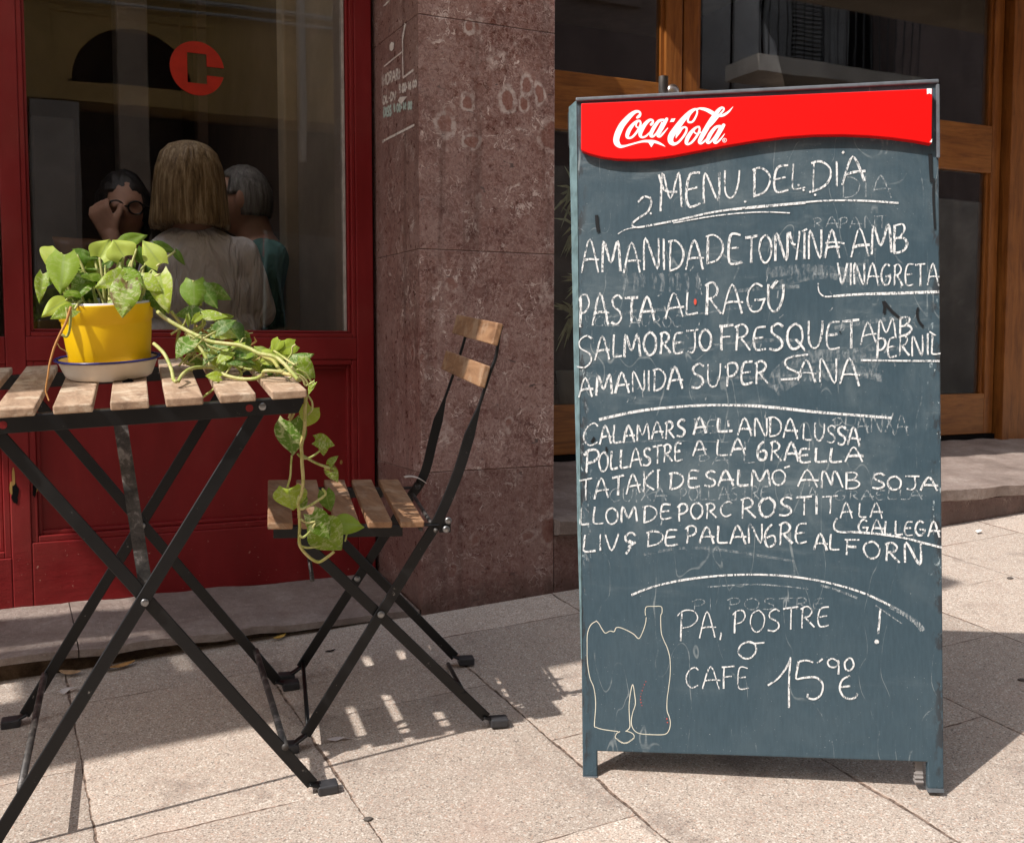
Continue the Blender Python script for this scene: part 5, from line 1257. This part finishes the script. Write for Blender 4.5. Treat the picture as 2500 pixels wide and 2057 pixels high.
# ================================================================ cafe room and the guests behind the pane
t_ = empty('cafe_room', (0, 4.5, .31), 'dim cafe interior behind the red framed window', 'room')
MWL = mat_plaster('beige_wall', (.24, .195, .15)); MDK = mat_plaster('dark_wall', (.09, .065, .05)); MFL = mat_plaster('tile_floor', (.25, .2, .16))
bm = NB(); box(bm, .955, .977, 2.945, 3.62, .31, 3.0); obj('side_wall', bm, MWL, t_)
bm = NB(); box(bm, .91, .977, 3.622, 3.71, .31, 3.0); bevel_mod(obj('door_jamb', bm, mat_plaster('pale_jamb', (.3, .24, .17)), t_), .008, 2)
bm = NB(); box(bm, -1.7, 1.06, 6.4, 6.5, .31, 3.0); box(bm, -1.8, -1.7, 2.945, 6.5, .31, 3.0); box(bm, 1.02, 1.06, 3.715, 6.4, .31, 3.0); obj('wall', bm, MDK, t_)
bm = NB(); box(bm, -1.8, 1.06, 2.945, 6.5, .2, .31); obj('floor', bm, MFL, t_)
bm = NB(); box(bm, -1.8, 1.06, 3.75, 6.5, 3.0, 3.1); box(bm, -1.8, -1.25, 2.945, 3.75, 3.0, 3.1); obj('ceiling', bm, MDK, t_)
tm = NT('added_cafe_diffuser'); tm = tm.done(tm.n('BsdfTranslucent', {0: (.92, .9, .9)}).outputs[0])
bm = NB(); box(bm, -1.249, 1.06, 2.946, 3.749, 3.04, 3.05); obj('added_roof_diffuser', bm, tm, t_)  # added translucent panel, brightens the blouse from above
def colm(u0, u1, y, d, nm, mt, z0=.31, z1=3.0):
    a = onY(u0, 400, y).x; b = onY(u1, 400, y).x; bm = NB(); box(bm, a, b, y, y + d, z0, z1); bevel_mod(obj(nm, bm, mt, t_), .006, 1)
colm(292, 368, 5.2, .2, 'column', mat_plaster('grey_column', (.2, .17, .145)))
colm(485, 560, 5.6, .1, 'door_leaf', mat_plaster('brown_door', (.15, .1, .075)))
colm(80, 185, 5.4, .1, 'cupboard', mat_plaster('dark_cupboard', (.1, .085, .075)), .31, 2.0)

def sph(bm, c, r, M=None, seg=20):
    m = Matrix.Translation(c) @ (M or Matrix.Identity(4)) @ Matrix.Diagonal((*((r, r, r) if isinstance(r, (int, float)) else r), 1))
    bmesh.ops.create_uvsphere(bm, u_segments=seg, v_segments=seg // 2 + 2, radius=1, matrix=m)
def cap_(bm, a, ra, b, rb):
    a, b = V(a), V(b); sph(bm, a, ra, seg=14); sph(bm, b, rb, seg=14); tube(bm, [a, b], ra, 14, rb, 1)
def axes(f, u=(0, 0, 1)):
    f = V(f).normalized(); r = f.cross(V(u)).normalized(); u2 = r.cross(f)
    return Matrix(((r.x, f.x, u2.x), (r.y, f.y, u2.y), (r.z, f.z, u2.z)))
def head(bm, c, f, s=1.0, u=(0, 0, 1)):
    A = axes(f, u); t = bmesh.new(); bmesh.ops.create_uvsphere(t, u_segments=48, v_segments=36, radius=1)
    g = lambda x, z, cx, cz, sx, sz: math.exp(-((x - cx) / sx) ** 2 - ((z - cz) / sz) ** 2)
    for v in t.verts:
        x, y, z = v.co; X, Y, Z = x * .076, y * .096, z * .116
        if z < 0: X *= 1 - .3 * (-z) ** 1.6; Y *= (1 - .12 * (-z) ** 2) if y > 0 else 1 - .35 * (-z) ** 1.2
        if y > 0:
            Y += .026 * g(x, z, 0, -.14, .13, .17) + .012 * g(x, z, 0, .06, .09, .22) - .012 * (g(x, z, .38, .06, .17, .12) + g(x, z, -.38, .06, .17, .12))
            Y += .007 * (g(x, z, .36, .27, .26, .09) + g(x, z, -.36, .27, .26, .09)) + .008 * g(x, z, 0, -.47, .26, .06) - .006 * g(x, z, 0, -.53, .22, .025) + .007 * g(x, z, 0, -.59, .2, .05) + .012 * g(x, z, 0, -.88, .3, .16)
        v.co = A @ V((X, Y, Z)) * s + V(c)
    for sx in (-1, 1):
        m = Matrix.Translation(V(c) + A @ V((sx * .079, -.008, -.004)) * s) @ (A @ Matrix.Rotation(sx * -.35, 3, 'Z')).to_4x4() @ Matrix.Diagonal((.009 * s, .02 * s, .034 * s, 1))
        bmesh.ops.create_uvsphere(t, u_segments=14, v_segments=10, radius=1, matrix=m)
    me = bpy.data.meshes.new('h'); t.to_mesh(me); t.free(); bm.from_mesh(me); bpy.data.meshes.remove(me)
def hand(bm, wrist, d, palm_n, curl=1.2, s=1.0):             # palm and five bent fingers
    d = V(d).normalized(); n = V(palm_n); n = (n - d * n.dot(d)).normalized(); sd = d.cross(n)
    for q in (-.026, -.009, .009, .026): cap_(bm, V(wrist) + sd * q * .55 * s, .015 * s, V(wrist) + d * .085 * s + sd * q * s, .012 * s)
    for q, L in ((-.028, .07), (-.0095, .08), (.0095, .076), (.028, .06)):
        p = V(wrist) + d * .088 * s + sd * q * s; a = 0
        for k, f in enumerate((.45, .32, .24)):
            a += curl * (.55 if k == 0 else .75); dd = d * math.cos(a) + n * math.sin(a); e = p + dd * L * f * s
            cap_(bm, p, (.0095 - k * .001) * s, e, (.0088 - k * .001) * s); p = e
    p = V(wrist) + d * .025 * s - sd * .026 * s
    for k, f in enumerate((.04, .03, .024)):
        dd = (d * (.75 - .1 * k) - sd * (.55 - .35 * k) + n * (.3 + .4 * k)).normalized(); e = p + dd * f * s; cap_(bm, p, .0115 * s, e, .010 * s); p = e
def fuse(name, bm, mat, parent, vox=.008, it=4):
    o = obj(name, bm, mat, parent, True); m = o.modifiers.new('fuse', 'REMESH'); m.mode = 'VOXEL'; m.voxel_size = vox; m.use_smooth_shade = True
    s = o.modifiers.new('relax', 'SMOOTH'); s.iterations = it; s.factor = .5; return o
MSK = plain('skin_tone', (.42, .235, .165), .5, .4, 0, .08, 40, .1)
# --- woman in white
yW = 3.34; P = lambda u, v, y=yW: onY(u, v, y)
t_ = empty('person', P(480, 1000) * 1, 'seated person with a blonde bob and white blouse, back to the window', 'person'); t_.location.z = .78
hc_ = P(462, 462); fwd = V((-.25, 1, 0))
bm = NB(); head(bm, hc_, fwd, .98); cap_(bm, hc_ + V((0, -.01, -.05)), .055, P(474, 590), .058)
nb = P(474, 625, yW + .02); cap_(bm, nb, .07, P(485, 720, yW + .02), .085); cap_(bm, P(485, 720, yW + .02), .085, P(495, 905, yW + .02), .11)
SR, SL = P(588, 622), P(395, 628, yW + .04); ER = P(636, 775, yW + .03); EL = P(352, 770, yW + .12)
cap_(bm, SR, .045, ER, .036); cap_(bm, SL, .045, EL, .036)
HR = P(540, 790, yW + .26); HL = P(330, 740, yW + .32); cap_(bm, ER, .034, HR, .026); cap_(bm, EL, .034, HL, .026)
hand(bm, HR, HR - ER, (0, 0, -1)); hand(bm, HL, HL - EL, (0, 0, -1))
kz = V((0, 0, -.02))
for sx in (-.1, .1):
    h = P(495, 905) + V((sx, 0, -.02)); k = h + V((sx * .2, .42, 0)); cap_(bm, h, .085, k, .06); cap_(bm, k, .055, V((k.x, k.y, .40)), .04); cap_(bm, V((k.x, k.y, .35)), .035, V((k.x, k.y + .14, .335)), .03)
fuse('body', bm, MSK, t_)
bm = NB()
def tors(bm, c, rx_, ry_, rz_): sph(bm, c, (rx_, ry_, rz_), seg=28)
tors(bm, P(480, 650), .16, .105, .125); tors(bm, P(486, 735), .165, .115, .17); tors(bm, P(498, 840), .175, .125, .17); tors(bm, P(474, 600), .085, .075, .06)
cap_(bm, P(446, 604), .052, SL + V((.012, 0, -.012)), .055); cap_(bm, P(502, 598), .052, SR + V((-.012, 0, -.012)), .056); cap_(bm, P(470, 592), .05, P(478, 592), .05)
cap_(bm, SR, .058, SR.lerp(ER, .9), .056); cap_(bm, SL, .058, SL.lerp(EL, .9), .056); cap_(bm, SR.lerp(ER, .4), .06, P(560, 760), .07)
sh = fuse('blouse', bm, mat_cloth('white_blouse', (.92, .91, .95)), t_, .009, 8)
bm = NB(); ring = []
PR = [(0, .134, .0), (.004, .132, .03), (.02, .122, .056), (.05, .098, .08), (.09, .056, .096), (.13, .008, .105), (.165, -.04, .11), (.195, -.08, .114), (.215, -.105, .117), (.225, -.118, .113), (.222, -.112, .09), (.2, -.1, .05)]
seg = 120
for i, (k, z, r) in enumerate(PR):
    row = []
    for j in range(seg):
        a = 2 * math.pi * j / seg
        st = mnoise.noise(V((math.cos(a) * 14, math.sin(a) * 14, z * 5))) * .006 + mnoise.noise(V((math.cos(a) * 40, math.sin(a) * 40, z * 7))) * .003
        low_ = max(0, (.02 - z) / .16); dzj = mnoise.noise(V((math.cos(a) * 30, math.sin(a) * 30, 2))) * .010 * low_
        rr = r + st * min(1, r / .05)
        row.append(bm.verts.new(hc_ + V((math.cos(a) * rr * 1.0, math.sin(a) * rr * 1.04 - .006, z * 1.02 + dzj + .004))))
    if ring:
        for j in range(seg): bm.faces.new((ring[j], row[j], row[(j + 1) % seg], ring[(j + 1) % seg]))
    ring = row
bmesh.ops.recalc_face_normals(bm, faces=bm.faces)
obj('hair', bm, mat_hair('blonde_hair', (.1, .06, .03), (.3, .2, .1), (.55, .42, .26)), t_, True)
# --- man in teal, in profile
yM = 3.8; P = lambda u, v, y=yM: onY(u, v, y)
t_ = empty('person', P(620, 1000), 'seated person with short grey hair and teal shirt, seen from the side', 'person'); t_.location.z = .75
hm = P(590, 492); fm = V((-1, .35, 0))
bm = NB(); head(bm, hm, fm, 1.02); cap_(bm, hm + V((.03, 0, -.06)), .06, P(630, 600), .065)
cap_(bm, P(634, 625), .09, P(650, 760), .12); cap_(bm, P(650, 760), .12, P(655, 880), .13)
for dy in (-.15, .15):
    S = P(635, 640) + V((0, dy, 0)); E_ = S + V((-.06, 0, -.28)); H_ = E_ + V((-.24, .02, .06)); cap_(bm, S, .05, E_, .04); cap_(bm, E_, .038, H_, .028); hand(bm, H_, H_ - E_, (0, 0, -1))
    h = P(655, 880) + V((0, dy * .6, -.02)); k = h + V((-.42, 0, 0)); cap_(bm, h, .09, k, .065); cap_(bm, k, .06, V((k.x, k.y, .42)), .042); cap_(bm, V((k.x, k.y, .35)), .036, V((k.x - .15, k.y, .34)), .03)
fuse('body', bm, MSK, t_)
bm = NB(); tors(bm, P(640, 680), .10, .17, .12); tors(bm, P(648, 780), .12, .165, .17); tors(bm, P(652, 880), .13, .17, .14)
for dy in (-.15, .15):
    S = P(635, 640) + V((0, dy, 0)); cap_(bm, S, .068, S + V((-.045, 0, -.21)), .062); cap_(bm, P(632, 622), .065, S, .066)
fuse('shirt', bm, mat_cloth('teal_shirt', (.1, .21, .2)), t_, .01, 6)
bm = NB(); A = axes(fm)
bmesh.ops.create_uvsphere(bm, u_segments=40, v_segments=28, radius=1)
for v in list(bm.verts):
    x, y, z = v.co; k = 1 + .04 * mnoise.noise(v.co * 9)
    v.co = A @ V((x * .083 * k, y * .101 * k - .006, z * .124 * k)) * 1.02 + hm
dele = [f for f in bm.faces if (lambda c: (A.transposed() @ (c - hm)).y > .035 - .25 * max(0, (A.transposed() @ (c - hm)).z - .05) + .0 and (A.transposed() @ (c - hm)).z < .075 or (A.transposed() @ (c - hm)).z < -.055 or ((A.transposed() @ (c - hm)).z < .02 and (A.transposed() @ (c - hm)).y > -.012))(f.calc_center_median())]
bmesh.ops.delete(bm, geom=dele, context='FACES')
ho = obj('hair', bm, mat_hair('grey_hair', (.05, .045, .04), (.14, .13, .12), (.26, .25, .24), .8), t_, True); so = ho.modifiers.new('thick', 'SOLIDIFY'); so.thickness = .008
# --- guest with glasses
yG = 4.0; P = lambda u, v, y=yG: onY(u, v, y)
t_ = empty('person', P(300, 1000), 'seated person with dark hair and round glasses, fist held to the face', 'person'); t_.location.z = .74
hg = P(303, 512); fg = V((-.05, -1, -.12))
bm = NB(); head(bm, hg, fg, 1.0); cap_(bm, hg + V((0, .02, -.06)), .056, P(318, 620), .06)
cap_(bm, P(318, 650), .085, P(318, 760), .11); cap_(bm, P(318, 760), .11, P(318, 860), .12)
Wr = P(272, 578, yG - .13); El = P(295, 668, yG - .16); cap_(bm, P(262, 660), .05, El, .04); cap_(bm, El, .038, Wr, .03)
hand(bm, Wr, P(248, 528, yG - .12) - Wr, (.45, .8, .1), 1.45, 1.08)
S2 = P(378, 660); E2 = S2 + V((.04, -.1, -.26)); H2 = E2 + V((-.14, -.18, .03)); cap_(bm, S2, .05, E2, .04); cap_(bm, E2, .038, H2, .028); hand(bm, H2, H2 - E2, (0, 0, -1))
for dx in (-.09, .09):
    h = P(318, 860) + V((dx, 0, 0)); k = h + V((dx * .1, -.36, 0)); cap_(bm, h, .085, k, .062); cap_(bm, k, .058, V((k.x, k.y, .42)), .04); cap_(bm, V((k.x, k.y, .35)), .035, V((k.x, k.y - .14, .34)), .03)
fuse('body', bm, MSK, t_, .007, 3)
bm = NB(); tors(bm, P(318, 690), .17, .11, .1); tors(bm, P(318, 780), .165, .115, .16); tors(bm, P(318, 870), .165, .12, .12); cap_(bm, P(262, 660), .062, P(262, 660).lerp(El, .6), .055); cap_(bm, S2, .062, S2.lerp(E2, .7), .056)
fuse('shirt', bm, mat_cloth('olive_top', (.07, .065, .045)), t_, .01, 6)
bm = NB(); A = axes(fg); AT = A.transposed()
bmesh.ops.create_uvsphere(bm, u_segments=44, v_segments=32, radius=1)
for v in list(bm.verts):
    x, y, z = v.co; k = 1 + .06 * mnoise.noise(v.co * 6)
    v.co = A @ V((x * .098 * k, y * .108 * k - .018, z * .15 * k - .012)) + hg
def gone(c):
    q = AT @ (c - hg); return (q.y > .02 and q.z < .062 and abs(q.x) < .062 + .1 * max(0, -q.z)) or q.z < -.15
bmesh.ops.delete(bm, geom=[f for f in bm.faces if gone(f.calc_center_median())], context='FACES')
ho = obj('hair', bm, mat_hair('black_hair', (.004, .003, .003), (.012, .009, .008), (.03, .022, .018), .7), t_, True); so = ho.modifiers.new('thick', 'SOLIDIFY'); so.thickness = .012
bm = NB()
for sx in (-1, 1):
    c = hg + A @ V((sx * .032, .105, .008)); tube(bm, [c + A @ V((.025 * math.cos(q), -.004 * math.cos(q) * sx * 0, .022 * math.sin(q))) for q in [k * math.pi / 10 for k in range(21)]], .0035, 8, sub=1, cap=False)
    tube(bm, [c + A @ V((sx * .025, 0, .006)), hg + A @ V((sx * .078, .06, .01)), hg + A @ V((sx * .082, -.0, .006))], .0028, 6, sub=3)
tube(bm, [hg + A @ V((-.008, .11, .012)), hg + A @ V((.008, .11, .012))], .003, 6, sub=1)
obj('glasses', bm, plain('black_acetate', (.006, .006, .006), .25), t_, True)
# --- cafe chairs and table
MCH = mat_timber('dark_beech', (.05, .022, .01), (.12, .052, .022), (.19, .09, .042), 'z', .4)
def cafe_chair(c, face, label):
    f = V(face).normalized(); r = V((-f.y, f.x, 0)); fr = lambda q: V((c[0], c[1], .31)) + r * q.x - f * q.y + V((0, 0, q.z))
    t_ = empty('cafe_chair', V((c[0], c[1], .31)), label, 'chair', 'wooden chairs inside the cafe')
    bm = NB(); box(bm, -.2, .2, -.2, .2, .42, .45, fr); bevel_mod(obj('seat', bm, MCH, t_), .012, 3)
    bm = NB(); n = 16; rows = []
    for i in range(n + 1):
        z = .52 + i / n * .52; wdt = .115 + .115 * (i / n) ** 1.3; row = []
        for j in range(9):
            x = -1 + j / 4; row.append((x * wdt, .2 + .12 * (i / n) - .045 * (1 - x * x) * -1 - .04, z))
        rows.append(row)
    F = [[bm.verts.new(fr(V(p))) for p in row] for row in rows]; B_ = [[bm.verts.new(fr(V((p[0], p[1] + .018, p[2])))) for p in row] for row in rows]
    for i in range(n):
        for j in range(8): bm.faces.new((F[i][j], F[i][j + 1], F[i + 1][j + 1], F[i + 1][j])); bm.faces.new((B_[i][j + 1], B_[i][j], B_[i + 1][j], B_[i + 1][j + 1]))
        bm.faces.new((F[i][0], F[i + 1][0], B_[i + 1][0], B_[i][0])); bm.faces.new((F[i + 1][8], F[i][8], B_[i][8], B_[i + 1][8]))
    for j in range(8): bm.faces.new((F[n][j], F[n][j + 1], B_[n][j + 1], B_[n][j])); bm.faces.new((F[0][j + 1], F[0][j], B_[0][j], B_[0][j + 1]))
    bmesh.ops.recalc_face_normals(bm, faces=bm.faces)
    obj('backrest', bm, MCH, t_, True)
    for sx in (-.17, .17):
        for sy in (-.17, .17):
            bm = NB(); tube(bm, [fr(V((sx * 1.1, sy * 1.1, 0))), fr(V((sx, sy, .43)))], .015, 10, .02, 1); obj('leg', bm, MCH, t_, True)
    bm = NB()
    for sx in (-.1, .1): tube(bm, [fr(V((sx, .18, .43))), fr(V((sx, .2, .6)))], .013, 8, sub=1)
    obj('back_post', bm, MCH, t_, True)
q = onY(655, 880, 3.8); cafe_chair((q.x + .0, q.y - .0), (-1, .12, 0), 'dark wooden cafe chair with curved back behind the person in teal')
q = onY(318, 860, 4.0); cafe_chair((q.x, q.y), (0, -1, 0), 'dark wooden cafe chair under the person with glasses')

# ================================================================ small things
def on_ground(u, v): p = G(u, v); return p
MDL = [plain('dry_leaf_ochre', (.42, .22, .08), .7, .2, 0, .3, 60), plain('dry_leaf_tan', (.4, .25, .14), .7, .2, 0, .3, 60), plain('dry_leaf_yellow', (.45, .27, .06), .7, .2, 0, .3, 60)]
def dry_leaf(u, v, L, wd, ang, mt, label):
    c = on_ground(u, v); bm = NB(); d = V((math.cos(ang), math.sin(ang), 0)); s = V((-d.y, d.x, 0)); n = 8; rows = []
    for i in range(n + 1):
        f = i / n; hw = wd / 2 * math.sin(math.pi * min(1, .04 + f * .96)) ** .8; z = .004 + .02 * wd / .02 * .35 * (2 * f - 1) ** 2
        rows.append([bm.verts.new(c + d * (f - .5) * L + s * hw * q + V((0, 0, gz(*(c + d * (f - .5) * L + s * hw * q).xy) - c.z + z + .45 * abs(hw * q)))) for q in (-1, -.4, .4, 1)])
    for a, b in zip(rows, rows[1:]):
        for k in range(3): bm.faces.new((a[k], a[k + 1], b[k + 1], b[k]))
    o = obj('dry_leaf', bm, mt, None, True); s_ = o.modifiers.new('thick', 'SOLIDIFY'); s_.thickness = .0006
    tag(o, label, 'leaf', 'fallen leaves along the sill')
dry_leaf(172, 1650, .05, .024, -.5, MDL[1], 'curled tan leaf on the paving close to the far left table foot')
dry_leaf(300, 1631, .06, .02, .35, MDL[0], 'long ochre leaf lying against the sill between the table legs')
dry_leaf(683, 1561, .042, .017, .5, MDL[2], 'small yellow leaf against the sill left of the chair legs')
dry_leaf(262, 1637, .035, .022, 1.2, plain('dry_leaf_brown', (.12, .06, .03), .8), 'dark brown crumpled leaf touching the long ochre leaf')
def shard(name, u, v, pts, mt, label, cat_, h=.004, sc=1.0):
    c = on_ground(u, v); bm = NB()
    vs = [bm.verts.new(c + V((x * sc, y * sc, gz(c.x + x * sc, c.y + y * sc) - c.z + .0012 + h * rnd.random()))) for x, y in pts]
    f = bm.faces.new(vs); bmesh.ops.triangulate(bm, faces=[f]); o = obj(name, bm, mt); s_ = o.modifiers.new('thick', 'SOLIDIFY'); s_.thickness = .0008
    return tag(o, label, cat_)
shard('paper_tuft', 163, 1692, [(-.016, -.01), (-.006, -.012), (.008, -.002), (.03, .008), (.016, .012), (0, .008), (-.012, .002)], plain('dusty_paper', (.55, .5, .47), .9), 'small dusty white paper tuft on the shaded paving', 'litter', .01)
shard('plastic_scrap', 822, 1807, [(-.02, .0), (0, .004), (.02, -.004), (.03, -.012), (.012, -.008), (-.004, -.006)], plain('clear_wrapper', (.6, .55, .55), .2), 'shiny torn wrapper scrap on the paving under the chair', 'litter', .008)
shard('leaf_fragment', 806, 1590, [(-.012, .0), (-.004, .006), (.002, .002), (.014, .003), (.008, -.004), (-.004, -.005)], M_INK, 'tiny dark leaf fragment on the shaded paving by the chair', 'litter', .002)
shard('paper_scrap', 2388, 1302, [(-.012, -.008), (.0, .012), (.012, .004), (.01, -.008)], plain('white_scrap', (.7, .68, .64), .8), 'small white scrap on sunlit paving before the doorstep', 'litter', .01)
for u, v, r, lb in ((899, 2000, .0085, 'small grey pebble in the paving joint at the bottom'), (2466, 1412, .0095, 'dark flat stone chip on the sunlit paving at right'), (2494, 1660, .0085, 'dark flat stone chip in the board shadow at right')):
    c = on_ground(u, v); bm = NB(); bmesh.ops.create_icosphere(bm, subdivisions=3, radius=1)
    for k in bm.verts: k.co = V((k.co.x * r, k.co.y * r * .8, k.co.z * r * .3)) * (1 + .25 * mnoise.noise(k.co * 1.7 + V((u, 0, 0)))) + c + V((0, 0, r * .2))
    tag(obj('pebble', bm, plain('pebble_grey', (.1, .085, .075), .8, .2, 0, .3, 300, .3), None, True), lb, 'stone')
# bent white strip on the chair hinge
bm = NB(); rows = []
for i in range(13):
    f = i / 12; a = -.5 + f * 2.3; q = onC(987 + 52 * f, 1166 + 14 * f * f + (-4 * math.sin(f * 3.1)), .15)
    rows.append((bm.verts.new(q + CYv * -.014 + CNv * .002), bm.verts.new(q + CYv * .014)))
for a, b in zip(rows, rows[1:]): bm.faces.new((a[0], a[1], b[1], b[0]))
o = obj('bent_strip', bm, plain('old_white_tape', (.55, .5, .45), .7, .2, 0, .2, 60), None, True); s_ = o.modifiers.new('thick', 'SOLIDIFY'); s_.thickness = .0015
tag(o, 'bent off-white strip hooked on the far hinge of the chair', 'strip')
bm = NB(); q = onC(1018, 1186, .155); cap_(bm, q, .008, q + CYv * .012, .007); tag(obj('rubber_stop', bm, M_CAP, None, True), 'black rubber stop beneath the bent strip on the chair hinge', 'stop')

# ---------------------------------------------------------------- chalk on the pillar side
PIL = bpy.data.objects['marble_pillar']
def wordP(bm, text, x0, t0, b0, x1, t1, b1, wd):
    tot = sum(GL[c][0] + .13 for c in text) - .13; pos = 0
    for c in text:
        adv, strokes = GL[c]
        for s in strokes:
            pts = []
            for gx, gy in s:
                f = (pos + gx) / tot; x = x0 + (x1 - x0) * f; pts.append(side(x, (b0 + (b1 - b0) * f) + ((t0 + (t1 - t0) * f) - (b0 + (b1 - b0) * f)) * gy))
            tapeP(bm, pts, wd)
        pos += adv + .13
def tapeP(bm, pts, wd):
    P = cat(pts, 4) if len(pts) > 2 else pts; n = len(P); prev = None
    for i, p in enumerate(P):
        d = (P[min(i + 1, n - 1)] - P[max(i - 1, 0)]); d.normalize(); s = V((0, -d.z, d.y)) * wd / 2
        a, b = bm.verts.new(p + s), bm.verts.new(p - s)
        if prev: bm.faces.new((prev[0], prev[1], b, a))
        prev = (a, b)
bm = NB()
wordP(bm, 'HORARI:', 500, 795, 912, 690, 720, 832, .0065); wordP(bm, 'DL-DV:', 500, 1030, 1108, 652, 955, 1038, .0065); wordP(bm, '9:00-16:00', 668, 905, 995, 855, 850, 915, .0065)
for a, b, w_ in (((508, 708), (715, 540), .004), ((705, 400), (712, 825), .007), ((712, 825), (822, 742), .006), ((492, 1500), (832, 1325), .006), ((735, 250), (705, 420), .012), ((495, 1480), (500, 1520), .005), ((490, 820), (492, 1100), .003)): tapeP(bm, [side(*a), side(*b)], w_)
obj('chalked_hours', bm, M_FAINT, PIL)
bm = NB(); wordP(bm, 'DISS:', 505, 1150, 1238, 600, 1118, 1215, .008); wordP(bm, '9:00-14:00', 608, 1115, 1195, 806, 1080, 1150, .007)
obj('chalked_hours', bm, M_FAINTG, PIL)
bm = NB()
for poly in ([(658, 1065), (680, 1030), (757, 1022), (730, 1060), (695, 1105), (672, 1090)], [(570, 480), (590, 445), (618, 460), (612, 520), (592, 545), (572, 530)], [(500, 70), (540, 20), (575, 0), (570, 15), (530, 60)]):
    bm.faces.new([bm.verts.new(side(*q) + V((-.0004, 0, 0))) for q in poly])
obj('sticker_remnant', bm, plain('torn_paper', (.62, .55, .5), .8), PIL)

# ---------------------------------------------------------------- palm in the hallway
yP = 3.95; P = lambda u, v, y=yP: onY(u, v, y)
t_ = empty('potted_palm', P(1420, 1010), 'spiky green palm in a white pot behind the left door pane', 'potted plant'); t_.location.z = .55
c0 = P(1432, 905); rb = (P(1432, 905) - P(1366, 905)).length
bm = NB(); lathe(bm, [(0, .0), (rb * .72, 0), (rb, c0.z - .55), (rb * .9, c0.z - .55), (rb * .85, c0.z - .6), (0, c0.z - .6)], lambda p: V((c0.x, c0.y, .55)) + p, 40); obj('pot', bm, mat_plaster('white_planter', (.6, .6, .58)), t_, True)
bm = NB(); tube(bm, [V((c0.x, c0.y, .8)), P(1440, 760), P(1432, 480)], .018, 10); obj('trunk', bm, M_GRIME, t_, True)
bm = NB()
for (u, v, n) in ((1408, 470, 16), (1412, 556, 16), (1404, 770, 20), (1425, 700, 12)):
    c = P(u, v)
    for k in range(n):
        a = rnd.uniform(.55, 1.5) * math.pi if n < 20 else rnd.uniform(.45, 1.45) * math.pi; L = rnd.uniform(.07, .16); d = V((math.cos(a), rnd.uniform(-.7, .3), math.sin(a))).normalized(); s = d.cross(V((0, 1, 0))).normalized() * .0065
        m = c + d * L * .5; e = c + d * L + V((0, 0, -.02 - .02 * rnd.random()))
        vs = [bm.verts.new(p) for p in (c - s * .5, c + s * .5, m + s, m - s)]; bm.faces.new(vs); t1 = bm.verts.new(e); bm.faces.new((vs[3], vs[2], t1))
obj('fronds', bm, plain('palm_green', (.6, .66, .4), .5, .4, 0, .3, 40), t_)

# ---------------------------------------------------------------- loose pieces become parts of their own
SPLIT = {'bolt', 'hinge_bolt', 'putty', 'paint_nick', 'rot_hole', 'glazing_bead', 'foot_plate', 'cross_rod', 'rail_hole', 'chipped_corner', 'sticker_remnant', 'door_leaf', 'door_rail', 'door_frame', 'back_post', 'pipe', 'shutter', 'dark_opening', 'dark_scuff', 'enamel_chip', 'stone_base', 'shade_beam'}
def split_loose(o):
    bm = bmesh.new(); bm.from_mesh(o.data); bm.verts.ensure_lookup_table(); seen = set(); groups = []
    for v in bm.verts:
        if v.index in seen: continue
        st = [v]; seen.add(v.index); g = []
        while st:
            q = st.pop(); g.append(q.index)
            for e in q.link_edges:
                r = e.other_vert(q)
                if r.index not in seen: seen.add(r.index); st.append(r)
        groups.append(set(g))
    bm.free()
    if len(groups) < 2 or len(groups) > 60: return
    src = o.data
    for k, g in enumerate(groups):
        b2 = bmesh.new(); b2.from_mesh(src); b2.verts.ensure_lookup_table()
        bmesh.ops.delete(b2, geom=[v for v in b2.verts if v.index not in g], context='VERTS')
        me = bpy.data.meshes.new(src.name); b2.to_mesh(me); b2.free()
        for m_ in src.materials: me.materials.append(m_)
        if k == 0: o.data = me
        else:
            c = o.copy(); c.data = me; COL.objects.link(c)
for o in list(COL.objects):
    if o.type == 'MESH' and o.parent and o.name.split('.')[0] in SPLIT and not o.children: split_loose(o)
